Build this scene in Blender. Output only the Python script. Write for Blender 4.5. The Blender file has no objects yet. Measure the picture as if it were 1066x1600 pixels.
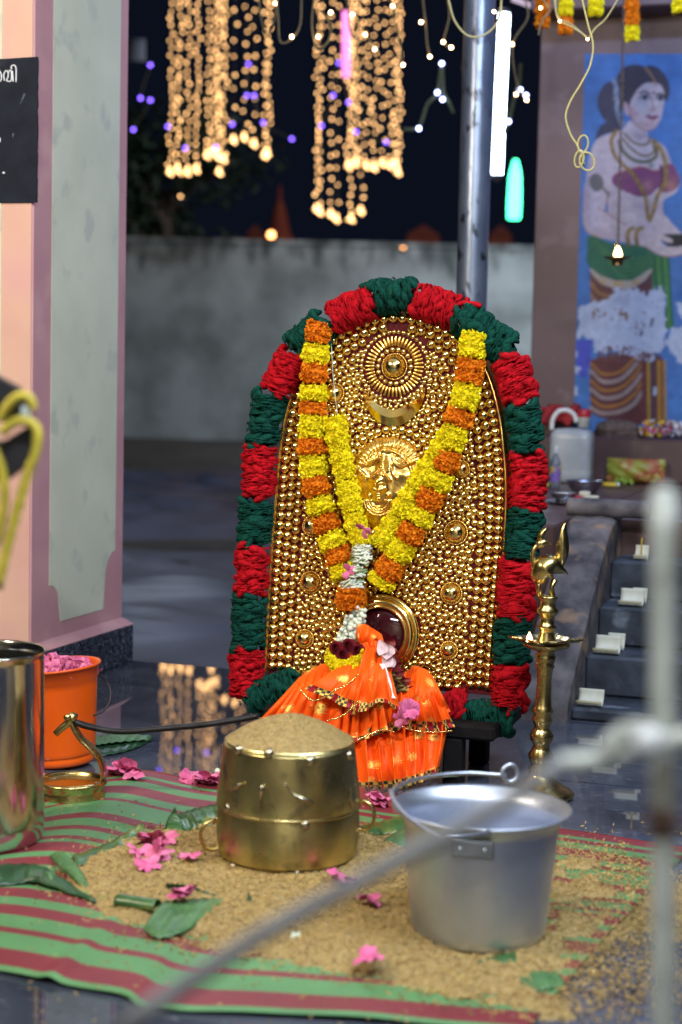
import bpy, math, random
import numpy as np
from mathutils import Vector
random.seed(7); RNG = np.random.default_rng(7)
SC = bpy.context.scene; COL = SC.collection
# ------------------------------------------------------------------ camera
FPX = 2700.0; CAMZ = 0.88; PITCH = math.radians(4.87); ROLL = 0.022
_fw = np.array([0, math.cos(PITCH), -math.sin(PITCH)]); _up0 = np.array([0, math.sin(PITCH), math.cos(PITCH)]); _x0 = np.array([1.0, 0, 0])
_rt = math.cos(ROLL)*_x0 + math.sin(ROLL)*_up0; _up = -math.sin(ROLL)*_x0 + math.cos(ROLL)*_up0
CAMP = np.array([0, 0, CAMZ])
cam = bpy.data.cameras.new('camera'); co = bpy.data.objects.new('camera', cam); COL.objects.link(co); SC.camera = co
cam.sensor_fit = 'VERTICAL'; cam.sensor_height = 36; cam.sensor_width = 24; cam.lens = FPX/1600*36
cam.clip_start = 0.05; cam.clip_end = 400
from mathutils import Matrix
M = Matrix(((_rt[0], _up[0], -_fw[0], 0), (_rt[1], _up[1], -_fw[1], 0), (_rt[2], _up[2], -_fw[2], CAMZ), (0, 0, 0, 1)))
co.matrix_world = M
cam.dof.use_dof = True; cam.dof.focus_distance = 3.74; cam.dof.aperture_fstop = 3.0
# ------------------------------------------------------------------ world, lamps, exposure
w = bpy.data.worlds.new("World"); SC.world = w; w.use_nodes = True
w.node_tree.nodes['Background'].inputs[0].default_value = (0.006, 0.009, 0.02, 1)
w.node_tree.nodes['Background'].inputs[1].default_value = 0.55
SC.view_settings.view_transform = 'Standard'; SC.view_settings.look = 'None'; SC.view_settings.exposure = 0.0
SC.cycles.use_denoising = True; SC.cycles.max_bounces = 8; SC.cycles.glossy_bounces = 4; SC.cycles.diffuse_bounces = 3
SC.cycles.sample_clamp_indirect = 6; SC.cycles.sample_clamp_direct = 0
def lamp(name, loc, target, w_, h_, power, col):
    d = bpy.data.lights.new(name, 'AREA'); d.shape = 'RECTANGLE'; d.size = w_; d.size_y = h_; d.energy = power; d.color = col
    o = bpy.data.objects.new(name, d); COL.objects.link(o); o.location = loc
    o.rotation_euler = (Vector(target)-Vector(loc)).to_track_quat('-Z', 'Y').to_euler(); return o
lamp('porch_tube_right', (1.25, 1.9, 2.75), (0.1, 3.6, 0.5), 1.2, .10, 85, (.80, .90, 1.0))
lamp('rear_wall_fill', (.3, -1.6, 2.9), (0, -3.3, 1.2), 1.2, .10, 115, (1.0, .97, .92))  # added unseen fill: lights the rear wall so the metal mirrors something bright
lamp('porch_tube_centre', (-0.15, 0.3, 2.6), (0, 3.7, .5), 1.2, .10, 62, (.92, .96, 1.0))
lamp('porch_bulb_left', (-2.0, 2.0, 2.2), (-1.2, 4.2, .9), .5, .3, 74, (1.0, .84, .62))
lamp('compound_wall_fill', (6.0, 21.5, 4.2), (1.5, 26.5, 1.2), .5, .3, 640, (.80, .90, 1.0))  # added unseen fill that brightens the compound wall
lamp('blue_glow_fill', (.95, 4.9, 2.9), (1.0, 6.6, 1.3), .9, .1, 34, (.36, .52, 1.0))  # added bluish fill, stands in for the white tube's glow on wall and column
lamp('tarp_fill', (-1.5, 13, 6.5), (-2.2, 12, -.3), 1.2, .2, 210, (.72, .82, 1.0))  # added unseen fill above the yard, lifts the dark tarpaulin
# ------------------------------------------------------------------ geometry helpers
U = np.array([math.sin(math.radians(18.5)), math.cos(math.radians(18.5)), 0]); Vv = np.array([U[1], -U[0], 0]); Zz = np.array([0, 0, 1.0])
def ray(px, py):
    d = (px-533)/FPX*_rt - (py-800)/FPX*_up + _fw
    return d
def PY(px, py, Y):
    d = ray(px, py); return CAMP + d*(Y/d[1])
def PH(px, py, h=0.0):
    d = ray(px, py); return CAMP + d*((h-CAMZ)/d[2])
def PUc(px, py, uc):
    d = ray(px, py); return CAMP + d*((uc-CAMP@U)/(d@U))
def W(u, v, h): return U*u + Vv*v + Zz*h
def nrm(a):
    a = np.asarray(a, float); return a/(np.linalg.norm(a)+1e-12)
def grid(P, cu=False, cv=False):
    P = np.asarray(P, float); n, m = P.shape[:2]
    I = np.arange(n*m).reshape(n, m)
    if cu: I = np.vstack([I, I[:1]])
    if cv: I = np.hstack([I, I[:, :1]])
    F = np.stack([I[:-1, :-1], I[1:, :-1], I[1:, 1:], I[:-1, 1:]], -1).reshape(-1, 4)
    return P.reshape(-1, 3), [F]
def spline(pts, n, closed=False):
    p = np.asarray(pts, float)
    if len(p) < 3 and not closed:
        t = np.linspace(0, 1, n)[:, None]; return p[0]*(1-t)+p[-1]*t
    if closed: q = np.vstack([p[-1:], p, p[:2]]); segs = len(p)
    else: q = np.vstack([2*p[0]-p[1], p, 2*p[-1]-p[-2]]); segs = len(p)-1
    ts = np.linspace(0, segs, n, endpoint=not closed); out = []
    for t in ts:
        i = min(int(t), segs-1); f = t-i; a, b, c, d = q[i], q[i+1], q[i+2], q[i+3]
        out.append(.5*((2*b)+(c-a)*f+(2*a-5*b+4*c-d)*f*f+(3*b-a-3*c+d)*f**3))
    return np.array(out)
def resample(p, n):
    p = np.asarray(p, float); d = np.r_[0, np.cumsum(np.linalg.norm(np.diff(p, axis=0), axis=1))]
    s = np.linspace(0, d[-1], n); return np.stack([np.interp(s, d, p[:, k]) for k in range(p.shape[1])], 1)
def tube(pts, rad, sides=8, closed=False, cap=True, ridge=None, twist=0, up=(0, 0, 1)):
    p = np.asarray(pts, float); n = len(p); r = np.broadcast_to(np.asarray(rad, float), (n,))
    if closed: T = np.roll(p, -1, 0)-np.roll(p, 1, 0)
    else: T = np.gradient(p, axis=0)
    T /= np.linalg.norm(T, axis=1)[:, None]+1e-12
    a = np.asarray(up, float)
    if abs(T[0]@a) > .9: a = np.array([1.0, 0, 0]) if abs(T[0][0]) < .9 else np.array([0, 1.0, 0])
    N = np.zeros_like(p); cur = a-T[0]*(a@T[0])
    for i in range(n):
        cur = cur-T[i]*(cur@T[i]); cur /= np.linalg.norm(cur)+1e-12; N[i] = cur
    B = np.cross(T, N); th = np.linspace(0, 2*np.pi, sides, endpoint=False)
    rr = np.ones(sides)
    if ridge: rr = 1+ridge*np.where(np.arange(sides) % 2 == 0, 1, -1)
    ph = th[None, :]+np.linspace(0, twist, n)[:, None]
    P = p[:, None]+r[:, None, None]*rr[None, :, None]*(np.cos(ph)[..., None]*N[:, None]+np.sin(ph)[..., None]*B[:, None])
    V_, F_ = grid(P, cu=closed, cv=True)
    if cap and not closed:
        k = len(V_); V_ = np.vstack([V_, p[:1], p[-1:]])
        i = np.arange(sides); j = (i+1) % sides
        F_ = F_+[np.stack([i, j, np.full(sides, k)], 1), np.stack([(n-1)*sides+j, (n-1)*sides+i, np.full(sides, k+1)], 1)]
    return V_, F_
def lathe(prof, seg=48, wob=None):
    prof = np.asarray(prof, float); th = np.linspace(0, 2*np.pi, seg, endpoint=False)
    P = np.stack([prof[:, 0][:, None]*np.cos(th), prof[:, 0][:, None]*np.sin(th), np.broadcast_to(prof[:, 1][:, None], (len(prof), seg))], -1)
    if wob: P *= wob(th, prof)[..., None]
    return grid(P, cv=True)
def box(c, s, ax=None, bev=0.0):
    c = np.asarray(c, float); s = np.asarray(s, float)/2
    ax = np.eye(3) if ax is None else np.asarray(ax)
    if bev <= 0:
        sg = np.array([[-1, -1, -1], [1, -1, -1], [1, 1, -1], [-1, 1, -1], [-1, -1, 1], [1, -1, 1], [1, 1, 1], [-1, 1, 1]], float)
        return c+(sg*s)@ax, [np.array([[0, 3, 2, 1], [4, 5, 6, 7], [0, 1, 5, 4], [1, 2, 6, 5], [2, 3, 7, 6], [3, 0, 4, 7]])]
    pr = []
    for z, ins in ((-s[2], bev), (-s[2]+bev, 0), (s[2]-bev, 0), (s[2], bev)):
        x, y = s[0]-ins, s[1]-ins; b = bev
        pr.append([[-x+b, -y, z], [x-b, -y, z], [x, -y+b, z], [x, y-b, z], [x-b, y, z], [-x+b, y, z], [-x, y-b, z], [-x, -y+b, z]])
    V_, F_ = grid(np.array(pr), cv=True); F_ = [f[:, ::-1] for f in F_]
    F_ += [np.array([[7, 6, 5, 4, 3, 2, 1, 0]]), np.array([[24, 25, 26, 27, 28, 29, 30, 31]])]
    return c+V_@ax, F_
AX = np.array([Vv, U, Zz])     # rows: local x->v, y->u, z->z
def prism(poly, vec):          # poly (n,3) extruded by vec
    p = np.asarray(poly, float); n = len(p); V_ = np.vstack([p, p+np.asarray(vec)]); i = np.arange(n); j = (i+1) % n
    return V_, [np.stack([i, j, j+n, i+n], 1), i[::-1][None], (i+n)[None]]
def sphere(r=1.0, nu=16, nv=8, v0=0, v1=math.pi):
    ph = np.linspace(v0, v1, nv+1); return lathe(np.stack([r*np.sin(ph)+1e-6, r*np.cos(ph)], 1), nu)
def frame(n, hint=(0, 0, 1)):
    n = nrm(n); h = np.asarray(hint, float)
    if abs(n@h) > .95: h = np.array([1.0, 0, 0])
    x = nrm(np.cross(h, n)); y = np.cross(n, x); return np.array([x, y, n])
def inst(VF, pos, scl=1.0, R=None):
    V_, F_ = VF; pos = np.asarray(pos, float); n = len(pos); k = len(V_)
    s = np.asarray(scl, float)
    if s.ndim == 0: s = np.full((n, 1, 1), float(s))
    elif s.ndim == 1: s = s[:, None, None]
    else: s = s[:, None, :]
    L = V_[None]*s
    if R is not None:
        R = np.asarray(R)
        if R.ndim == 2: L = L@R
        else: L = np.einsum('nki,nij->nkj', L, R)
    O = (L+pos[:, None]).reshape(-1, 3); off = (np.arange(n)*k)[:, None, None]
    return O, [(f[None]+off).reshape(-1, f.shape[1]) for f in F_]
class G:
    def __init__(s): s.V = []; s.F = []; s.n = 0; s.C = []
    def add(s, VF, col=None):
        V_, F_ = VF; s.V.append(np.asarray(V_, float)); s.F += [np.asarray(f)+s.n for f in F_]; s.n += len(V_)
        if col is not None:
            c = np.asarray(col, float)
            s.C.append(np.broadcast_to(c, (len(V_), 3)) if c.ndim == 1 else c)
        return s
def link(name, me, parent=None):
    o = bpy.data.objects.new(name, me); COL.objects.link(o)
    if parent is not None: o.parent = parent
    return o
def wloc(o):
    p = np.zeros(3)
    while o is not None: p = p+np.array(o.location); o = o.parent
    return p
def obj(name, g, mat, parent=None, smooth=True, origin=None, uv=None, col=None):
    """one mesh object from world-space geometry"""
    if not isinstance(g, G): g = G().add(g)
    V_ = np.vstack(g.V)
    if parent is not None: org = wloc(parent); loc = np.zeros(3)
    else:
        if origin is None: mn, mx = V_.min(0), V_.max(0); origin = ((mn[0]+mx[0])/2, (mn[1]+mx[1])/2, mn[2])
        org = np.asarray(origin, float); loc = org
    me = bpy.data.meshes.new(name); me.vertices.add(len(V_)); me.vertices.foreach_set('co', (V_-org).astype(np.float32).ravel())
    li = np.concatenate([f.ravel() for f in g.F]).astype(np.int32)
    lt = np.concatenate([np.full(len(f), f.shape[1]) for f in g.F]).astype(np.int32); ls = np.r_[0, np.cumsum(lt)[:-1]].astype(np.int32)
    me.loops.add(len(li)); me.loops.foreach_set('vertex_index', li); me.polygons.add(len(lt))
    me.polygons.foreach_set('loop_start', ls); me.polygons.foreach_set('loop_total', lt)
    me.polygons.foreach_set('use_smooth', np.full(len(lt), smooth))
    if uv is not None:
        l = me.uv_layers.new(name='UVMap'); l.data.foreach_set('uv', np.asarray(uv, np.float32)[li].ravel())
    if col is None and g.C: col = np.vstack(g.C)
    if col is not None:
        a = me.color_attributes.new('Col', 'FLOAT_COLOR', 'POINT'); a.data.foreach_set('color', np.c_[col, np.ones(len(col))].astype(np.float32).ravel())
    me.update(calc_edges=True); me.validate()
    if smooth == 'auto': pass
    me.materials.append(mat)
    o = link(name, me, parent); o.location = loc; return o
def sharp(o, ang=40):
    """split shading at hard edges"""
    me = o.data; me.set_sharp_from_angle(angle=math.radians(ang)); return o
def tag(o, label, cat, group=None, kind=None):
    o['label'] = label; o['category'] = cat
    if group: o['group'] = group
    if kind: o['kind'] = kind
    return o
def thing(name, label, cat, loc, group=None):
    o = bpy.data.objects.new(name, None); COL.objects.link(o); o.location = loc; o.empty_display_size = .05
    return tag(o, label, cat, group)
def struct(name, g, mat, smooth=False):
    o = obj(name, g, mat, smooth=smooth); o['kind'] = 'structure'; return o
# ------------------------------------------------------------------ materials
def sr(r, g, b): 
    f = lambda c: (c/255/12.92) if c/255 <= .04045 else ((c/255+.055)/1.055)**2.4
    return (f(r), f(g), f(b))
def mat(name, c1, c2=None, scale=20, rough=.5, metal=0, bump=0, bscale=None, detail=4, stretch=(1, 1, 1), spec=.5, rvar=.08,
        emit=None, estr=0, vcol=False, sheen=0, trans=0, coat=0, sub=0, ior=None, contrast=(.35, .65), c3=None, sscale=None, aniso=0, alpha=1):
    m = bpy.data.materials.new(name); m.use_nodes = True; nt = m.node_tree; N = nt.nodes; L = nt.links; B = N['Principled BSDF']
    B.inputs['Roughness'].default_value = rough; B.inputs['Metallic'].default_value = metal
    B.inputs['Specular IOR Level'].default_value = spec
    if sheen: B.inputs['Sheen Weight'].default_value = sheen
    if trans: B.inputs['Transmission Weight'].default_value = trans
    if coat: B.inputs['Coat Weight'].default_value = coat; B.inputs['Coat Roughness'].default_value = .05
    if sub: B.inputs['Subsurface Weight'].default_value = sub; B.inputs['Subsurface Scale'].default_value = .01
    if aniso: B.inputs['Anisotropic'].default_value = aniso
    if alpha < 1: B.inputs['Alpha'].default_value = alpha
    if c2 is None: c2 = tuple(x*.75 for x in c1)
    tc = N.new('ShaderNodeTexCoord'); mp = N.new('ShaderNodeMapping'); mp.inputs['Scale'].default_value = stretch
    L.new(tc.outputs['Object'], mp.inputs[0])
    no = N.new('ShaderNodeTexNoise'); no.inputs['Scale'].default_value = scale; no.inputs['Detail'].default_value = detail; L.new(mp.outputs[0], no.inputs['Vector'])
    cr = N.new('ShaderNodeValToRGB'); cr.color_ramp.elements[0].position = contrast[0]; cr.color_ramp.elements[1].position = contrast[1]
    cr.color_ramp.elements[0].color = (*c2, 1); cr.color_ramp.elements[1].color = (*c1, 1); L.new(no.outputs[0], cr.inputs[0])
    outc = cr.outputs[0]
    if c3 is not None:   # sparse flecks / stains
        n2 = N.new('ShaderNodeTexNoise'); n2.inputs['Scale'].default_value = sscale or scale*3; n2.inputs['Detail'].default_value = 3; L.new(mp.outputs[0], n2.inputs['Vector'])
        r2 = N.new('ShaderNodeValToRGB'); r2.color_ramp.elements[0].position = .58; r2.color_ramp.elements[1].position = .68; L.new(n2.outputs[0], r2.inputs[0])
        mx = N.new('ShaderNodeMix'); mx.data_type = 'RGBA'; L.new(r2.outputs[0], mx.inputs[0]); L.new(outc, mx.inputs[6]); mx.inputs[7].default_value = (*c3, 1); outc = mx.outputs[2]
    if vcol:
        at = N.new('ShaderNodeAttribute'); at.attribute_name = 'Col'
        mx = N.new('ShaderNodeMix'); mx.data_type = 'RGBA'; mx.blend_type = 'MULTIPLY'; mx.inputs[0].default_value = 1
        L.new(outc, mx.inputs[6]); L.new(at.outputs[0], mx.inputs[7]); outc = mx.outputs[2]
    L.new(outc, B.inputs['Base Color'])
    if emit: 
        B.inputs['Emission Color'].default_value = (*emit, 1); B.inputs['Emission Strength'].default_value = estr
    if rvar:
        mr = N.new('ShaderNodeMapRange'); mr.inputs[3].default_value = max(.02, rough-rvar); mr.inputs[4].default_value = min(1, rough+rvar)
        n3 = N.new('ShaderNodeTexNoise'); n3.inputs['Scale'].default_value = scale*.6; n3.inputs['Detail'].default_value = 5; L.new(mp.outputs[0], n3.inputs['Vector'])
        L.new(n3.outputs[0], mr.inputs[0]); L.new(mr.outputs[0], B.inputs['Roughness'])
    if bump:
        bm = N.new('ShaderNodeBump'); bm.inputs['Strength'].default_value = min(1, bump); bm.inputs['Distance'].default_value = .004*max(1, bump)
        n4 = N.new('ShaderNodeTexNoise'); n4.inputs['Scale'].default_value = bscale or scale*2; n4.inputs['Detail'].default_value = 4; L.new(mp.outputs[0], n4.inputs['Vector'])
        L.new(n4.outputs[0], bm.inputs['Height']); L.new(bm.outputs[0], B.inputs['Normal'])
    return m
def emat(name, c, s, sample=True):
    m = bpy.data.materials.new(name); m.use_nodes = True; N = m.node_tree.nodes; B = N['Principled BSDF']
    B.inputs['Base Color'].default_value = (.1, .1, .1, 1); B.inputs['Emission Color'].default_value = (*c, 1); B.inputs['Emission Strength'].default_value = s
    if not sample: m.cycles.emission_sampling = 'NONE'
    return m
GOLD = mat('gold_bead_metal', (1.0, .78, .32), (.95, .70, .24), 60, .14, 1, rvar=.04)
GOLDP = mat('gold_plate_metal', (1.0, .70, .22), (.88, .55, .14), 25, .24, 1, rvar=.07, bump=.08, bscale=40)
BRASS = mat('old_brass', (.78, .66, .30), (.50, .41, .18), 16, .29, 1, rvar=.12, bump=.15, bscale=45, c3=(.42, .36, .18), sscale=26)
BRASS2 = mat('lamp_brass', (.74, .58, .25), (.42, .32, .12), 35, .26, 1, rvar=.09, bump=.1, bscale=90)
ALU = mat('dull_aluminium', (.64, .70, .84), (.52, .58, .72), 9, .44, 1, rvar=.16, bump=.12, bscale=70, c3=(.56, .62, .76), sscale=18)
STEEL = mat('polished_steel', (.62, .60, .56), (.5, .49, .46), 10, .14, 1, rvar=.05, bump=.03, bscale=8)
STEELD = mat('dark_steel', (.45, .47, .5), (.3, .32, .35), 20, .2, 1)
IRON = mat('black_iron', (.035, .032, .035), (.015, .013, .015), 30, .45, .6, bump=.3)
# ================================================================== SETTING
# polished granite floor with flecks and brush streaks
def granite():
    m = bpy.data.materials.new('polished_granite'); m.use_nodes = True; nt = m.node_tree; N = nt.nodes; L = nt.links; B = N['Principled BSDF']
    tc = N.new('ShaderNodeTexCoord'); mp = N.new('ShaderNodeMapping'); mp.inputs['Rotation'].default_value = (0, 0, math.radians(18.5)); L.new(tc.outputs['Object'], mp.inputs[0])
    mp2 = N.new('ShaderNodeMapping'); mp2.inputs['Scale'].default_value = (18, 140, 1); L.new(mp.outputs[0], mp2.inputs[0])
    a = N.new('ShaderNodeTexNoise'); a.inputs['Scale'].default_value = 3.2; a.inputs['Detail'].default_value = 6; L.new(mp.outputs[0], a.inputs['Vector'])
    r = N.new('ShaderNodeValToRGB'); r.color_ramp.elements[0].position = .35; r.color_ramp.elements[1].position = .7
    r.color_ramp.elements[0].color = (.034, .040, .060, 1); r.color_ramp.elements[1].color = (.10, .112, .155, 1); L.new(a.outputs[0], r.inputs[0])
    b = N.new('ShaderNodeTexNoise'); b.inputs['Scale'].default_value = 1.6; b.inputs['Detail'].default_value = 3; L.new(mp2.outputs[0], b.inputs['Vector'])
    r2 = N.new('ShaderNodeValToRGB'); r2.color_ramp.elements[0].position = .62; r2.color_ramp.elements[1].position = .75; L.new(b.outputs[0], r2.inputs[0])
    mx = N.new('ShaderNodeMix'); mx.data_type = 'RGBA'; L.new(r2.outputs[0], mx.inputs[0]); L.new(r.outputs[0], mx.inputs[6]); mx.inputs[7].default_value = (.22, .23, .27, 1)
    # tile joints
    br = N.new('ShaderNodeTexBrick'); br.inputs['Scale'].default_value = 1.0; br.inputs['Mortar Size'].default_value = .004; br.inputs['Brick Width'].default_value = 1.2; br.inputs['Row Height'].default_value = .62
    br.inputs['Color1'].default_value = (1, 1, 1, 1); br.inputs['Color2'].default_value = (.8, .8, .82, 1); br.inputs['Mortar'].default_value = (.25, .25, .25, 1)
    mo = N.new('ShaderNodeMapping'); mo.inputs['Location'].default_value = (.35, .28, 0); L.new(mp.outputs[0], mo.inputs[0]); L.new(mo.outputs[0], br.inputs['Vector'])
    m2 = N.new('ShaderNodeMix'); m2.data_type = 'RGBA'; m2.blend_type = 'MULTIPLY'; m2.inputs[0].default_value = 1; L.new(mx.outputs[2], m2.inputs[6]); L.new(br.outputs[0], m2.inputs[7])
    L.new(m2.outputs[2], B.inputs['Base Color'])
    mr = N.new('ShaderNodeMapRange'); mr.inputs[3].default_value = .008; mr.inputs[4].default_value = .022; L.new(a.outputs[0], mr.inputs[0]); L.new(mr.outputs[0], B.inputs['Roughness'])
    bm = N.new('ShaderNodeBump'); bm.inputs['Strength'].default_value = .012; bm.inputs['Distance'].default_value = .0002; L.new(b.outputs[0], bm.inputs['Height']); L.new(bm.outputs[0], B.inputs['Normal'])
    B.inputs['Specular IOR Level'].default_value = .8
    return m
GRAN = granite()
struct('floor', box(W(.8, -1.2, -.15), (9, 7.54, .3), AX), GRAN)       # u -2.97..4.57, v -5.7..3.3
GROUND = mat('packed_earth', (.07, .055, .045), (.03, .026, .024), 1.5, .95, bump=.6, bscale=12, c3=(.10, .08, .06), sscale=9)
n = 60; gx = np.linspace(-90, 90, n); gy = np.linspace(-60, 160, n)
gp = np.array([[[x, y, -.30+.02*math.sin(x*3)*math.cos(y*2.1)] for x in gx] for y in gy])
gp[..., 2] = np.where(np.abs(gp[..., 1]) < 5, -.33, gp[..., 2])
struct('ground', (grid(gp)[0], [f[:, ::-1] for f in grid(gp)[1]]), GROUND, True)
# dark blue sheet spread on the yard
def tarp():
    a = np.linspace(-5.5, 1.6, 110); b = np.linspace(6.2, 18.6, 150); A, B_ = np.meshgrid(a, b)
    h = -.285+.018*np.sin(A*3.1+np.sin(B_*1.3)*2)+.02*np.sin(B_*2.2+A)+.012*np.sin(B_*6+A*4.3+np.sin(A*2)*3)
    for k in range(46):
        cx, cy, an = RNG.uniform(-5, 1), RNG.uniform(6.5, 18), RNG.uniform(-.5, .9)
        dd = (A-cx)*math.sin(an)-(B_-cy)*math.cos(an); al = (A-cx)*math.cos(an)+(B_-cy)*math.sin(an)
        h += RNG.uniform(.03, .09)*np.exp(-(dd/RNG.uniform(.04, .12))**2)*np.exp(-(al/RNG.uniform(.6, 2.5))**2)
    A2 = A+.10*np.sin(B_*1.7); B2 = B_+.18*np.sin(A*1.3)
    return grid(np.stack([A2, B2, h], -1))
g = tarp()
o = obj('tarpaulin', (g[0], [f[:, ::-1] for f in g[1]]), mat('blue_tarpaulin_sheet', (.075, .085, .13), (.035, .042, .07), 2.5, .5, bump=.4, bscale=7, stretch=(1, .5, 1)))
tag(o, 'large wrinkled dark blue sheet spread over the yard ground', 'tarpaulin')
# compound wall
WALLM = bpy.data.materials.new('stained_plaster'); WALLM.use_nodes = True
def _wall(m):
    nt = m.node_tree; N = nt.nodes; L = nt.links; B = N['Principled BSDF']; B.inputs['Roughness'].default_value = .9
    tc = N.new('ShaderNodeTexCoord'); n1 = N.new('ShaderNodeTexNoise'); n1.inputs['Scale'].default_value = 1.1; n1.inputs['Detail'].default_value = 7; L.new(tc.outputs['Object'], n1.inputs['Vector'])
    r = N.new('ShaderNodeValToRGB'); r.color_ramp.elements[0].position = .38; r.color_ramp.elements[1].position = .62; r.color_ramp.elements[0].color = (.15, .165, .165, 1); r.color_ramp.elements[1].color = (.30, .325, .33, 1); L.new(n1.outputs[0], r.inputs[0])
    mp = N.new('ShaderNodeMapping'); mp.inputs['Scale'].default_value = (3, 3, 1.1); L.new(tc.outputs['Object'], mp.inputs[0])
    n2 = N.new('ShaderNodeTexNoise'); n2.inputs['Scale'].default_value = 1.2; n2.inputs['Detail'].default_value = 6; L.new(mp.outputs[0], n2.inputs['Vector'])
    sx = N.new('ShaderNodeSeparateXYZ'); L.new(tc.outputs['Object'], sx.inputs[0])
    mr = N.new('ShaderNodeMapRange'); mr.inputs[1].default_value = 2.0; mr.inputs[2].default_value = 3.0; mr.inputs[3].default_value = -.28; mr.inputs[4].default_value = .10; L.new(sx.outputs[2], mr.inputs[0])
    ad = N.new('ShaderNodeMath'); ad.operation = 'ADD'; L.new(n2.outputs[0], ad.inputs[0]); L.new(mr.outputs[0], ad.inputs[1])
    r2 = N.new('ShaderNodeValToRGB'); r2.color_ramp.elements[0].position = .52; r2.color_ramp.elements[1].position = .68; L.new(ad.outputs[0], r2.inputs[0])
    mx = N.new('ShaderNodeMix'); mx.data_type = 'RGBA'; L.new(r2.outputs[0], mx.inputs[0]); L.new(r.outputs[0], mx.inputs[6]); mx.inputs[7].default_value = (.06, .068, .068, 1)
    L.new(mx.outputs[2], B.inputs['Base Color'])
_wall(WALLM)
WY = 26.5
root = thing('compound_wall', 'long mossy grey plastered wall across the back of the yard', 'wall', (0, WY, -.33))
obj('wall_face', box((0, WY+.12, 1.17), (40, .24, 3.0)), WALLM, root, False)
obj('coping', box((0, WY+.12, 2.71), (40, .34, .07), bev=.01), WALLM, root, False)
# pillar, painted pink with cream panels
PINK = mat('pink_wall_paint', (.56, .29, .30), (.50, .245, .265), 7, .6, bump=.12, bscale=30, c3=(.58, .32, .32), sscale=5)
CREAM = mat('cream_wall_paint', (.66, .65, .50), (.58, .58, .44), 5, .6, bump=.1, bscale=30, c3=(.51, .52, .42), sscale=11)
u0, u1, v0, v1 = 4.0, 4.55, -2.78, -2.19
pil = thing('pillar', 'pink painted square pillar with cream panels and dark granite plinth', 'pillar', W((u0+u1)/2, (v0+v1)/2, 0))
obj('shaft', box(W((u0+u1)/2, (v0+v1)/2, 1.6), (v1-v0, u1-u0, 2.98), AX, bev=.004), PINK, pil, False)
obj('plinth', box(W((u0+u1)/2, (v0+v1)/2, .054), (v1-v0+.05, u1-u0+.05, .108), AX, bev=.003), mat('speckled_granite', (.06, .07, .10), (.02, .025, .04), 60, .2, c3=(.35, .38, .42), sscale=150), pil, False)
obj('plinth_cap', prism([W(u0-.025, v1+.025, .109), W(u1+.025, v1+.025, .109), W(u1, v1+.001, .13), W(u0, v1+.001, .13)], -Vv*.02), PINK, pil, False)
g = G()
def side_panel():  # on the v1 face, notched lower corners
    a, b = u0+.10, u1-.055; z0 = .17; r = .055; P = []
    P.append(W(a, v1+.002, 3.0)); 
    for t in np.linspace(0, math.pi/2, 8): P.append(W(a+r*math.sin(t), v1+.002, z0+.05+r*math.cos(t)-.0))
    P.append(W(a+r+.01, v1+.002, z0)); P.append(W(b-r-.02, v1+.002, z0))
    for t in np.linspace(math.pi/2, 0, 8): P.append(W(b-(r+.01)*math.sin(t), v1+.002, z0+.075+r*1.6*math.cos(t)))
    P.append(W(b, v1+.002, 3.0))
    return prism(P[::-1], -Vv*.004)
obj('side_panel', side_panel(), CREAM, pil, False)
obj('front_border', prism([W(u0-.0025, v1-.004, 3.0), W(u0-.0025, v1-.004, .135), W(u0-.0025, v0+.004, .135), W(u0-.0025, v0+.004, 3.0)], U*.004), mat('peach_wall_paint', (.66, .41, .32), (.60, .34, .29), 4, .6, bump=.12, bscale=30, c3=(.64, .36, .33), sscale=3), pil, False)
obj('front_panel', prism([W(u0-.005, v1-.09, 3.0), W(u0-.005, v1-.09, .20), W(u0-.005, v0+.09, .20), W(u0-.005, v0+.09, 3.0)], U*.004), CREAM, pil, False)
# painted board with hand lettering on the pillar
def onfront(px, py, off=0): return PUc(px, py, u0-off)
BLK = mat('blackboard_paint', (.016, .020, .032), (.010, .013, .022), 14, .75, spec=.15, bump=.15, c3=(.035, .04, .055), sscale=6)
WHT = mat('white_lettering_paint', (.8, .82, .85), (.7, .72, .8), 40, .6)
tr = onfront(58, 88, .012); br_ = onfront(54, 316, .012); lft = -.5
sg = thing('name_board', 'black painted board with white hand lettering on the pillar front', 'sign', br_)
vr = tr@Vv; 
jag = [W(u0-.008, vr+RNG.uniform(-.0015, .0008), z) for z in np.linspace(tr[2], br_[2], 40)]
P = jag+[W(u0-.008, vr-.5, br_[2]), W(u0-.008, vr-.5, tr[2]-.004), W(u0-.008, vr-.09, tr[2]-.002)]
obj('board', prism(P, U*.0055), BLK, sg, False)
def lt(pts, w=2.1, n=14):
    q = spline([onfront(x/6.157, 70+y/6.157, .0085) for x, y in pts], n); return tube(q, w*4.45/2700*.5, 6)
g = G()
for s in ([(155, 360), (157, 290), (155, 220), (140, 197), (118, 200), (108, 218), (116, 234)],
          [(46, 345), (37, 300), (46, 262), (68, 250), (80, 275), (78, 310), (62, 340)], [(62, 340), (80, 352), (100, 352), (112, 335), (112, 290), (110, 252), (92, 246), (86, 268)],
          [(118, 250), (124, 300), (128, 355)], [(-40, 255), (-10, 248), (10, 275), (15, 320), (4, 355)], [(-30, 900), (-5, 895), (3, 915), (0, 935)]): g.add(lt(s))
obj('lettering', g, WHT, sg)
obj('painted_dot', tube([onfront(5.6, 269.0, .0085), onfront(6.4, 271.5, .0085)], .0033, 8), WHT, sg)
CSM = mat('chalk_smear_grey', (.09, .11, .16), (.05, .06, .09), 60, .9)
for a_, b_, w_ in (((39, 146), (32, 163), .003), ((21, 208), (20, 216), .0022)): obj('chalk_smear', tube([onfront(*a_, .0086), onfront(*b_, .0086)], [w_, w_*.6], 6), CSM, sg)
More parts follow.
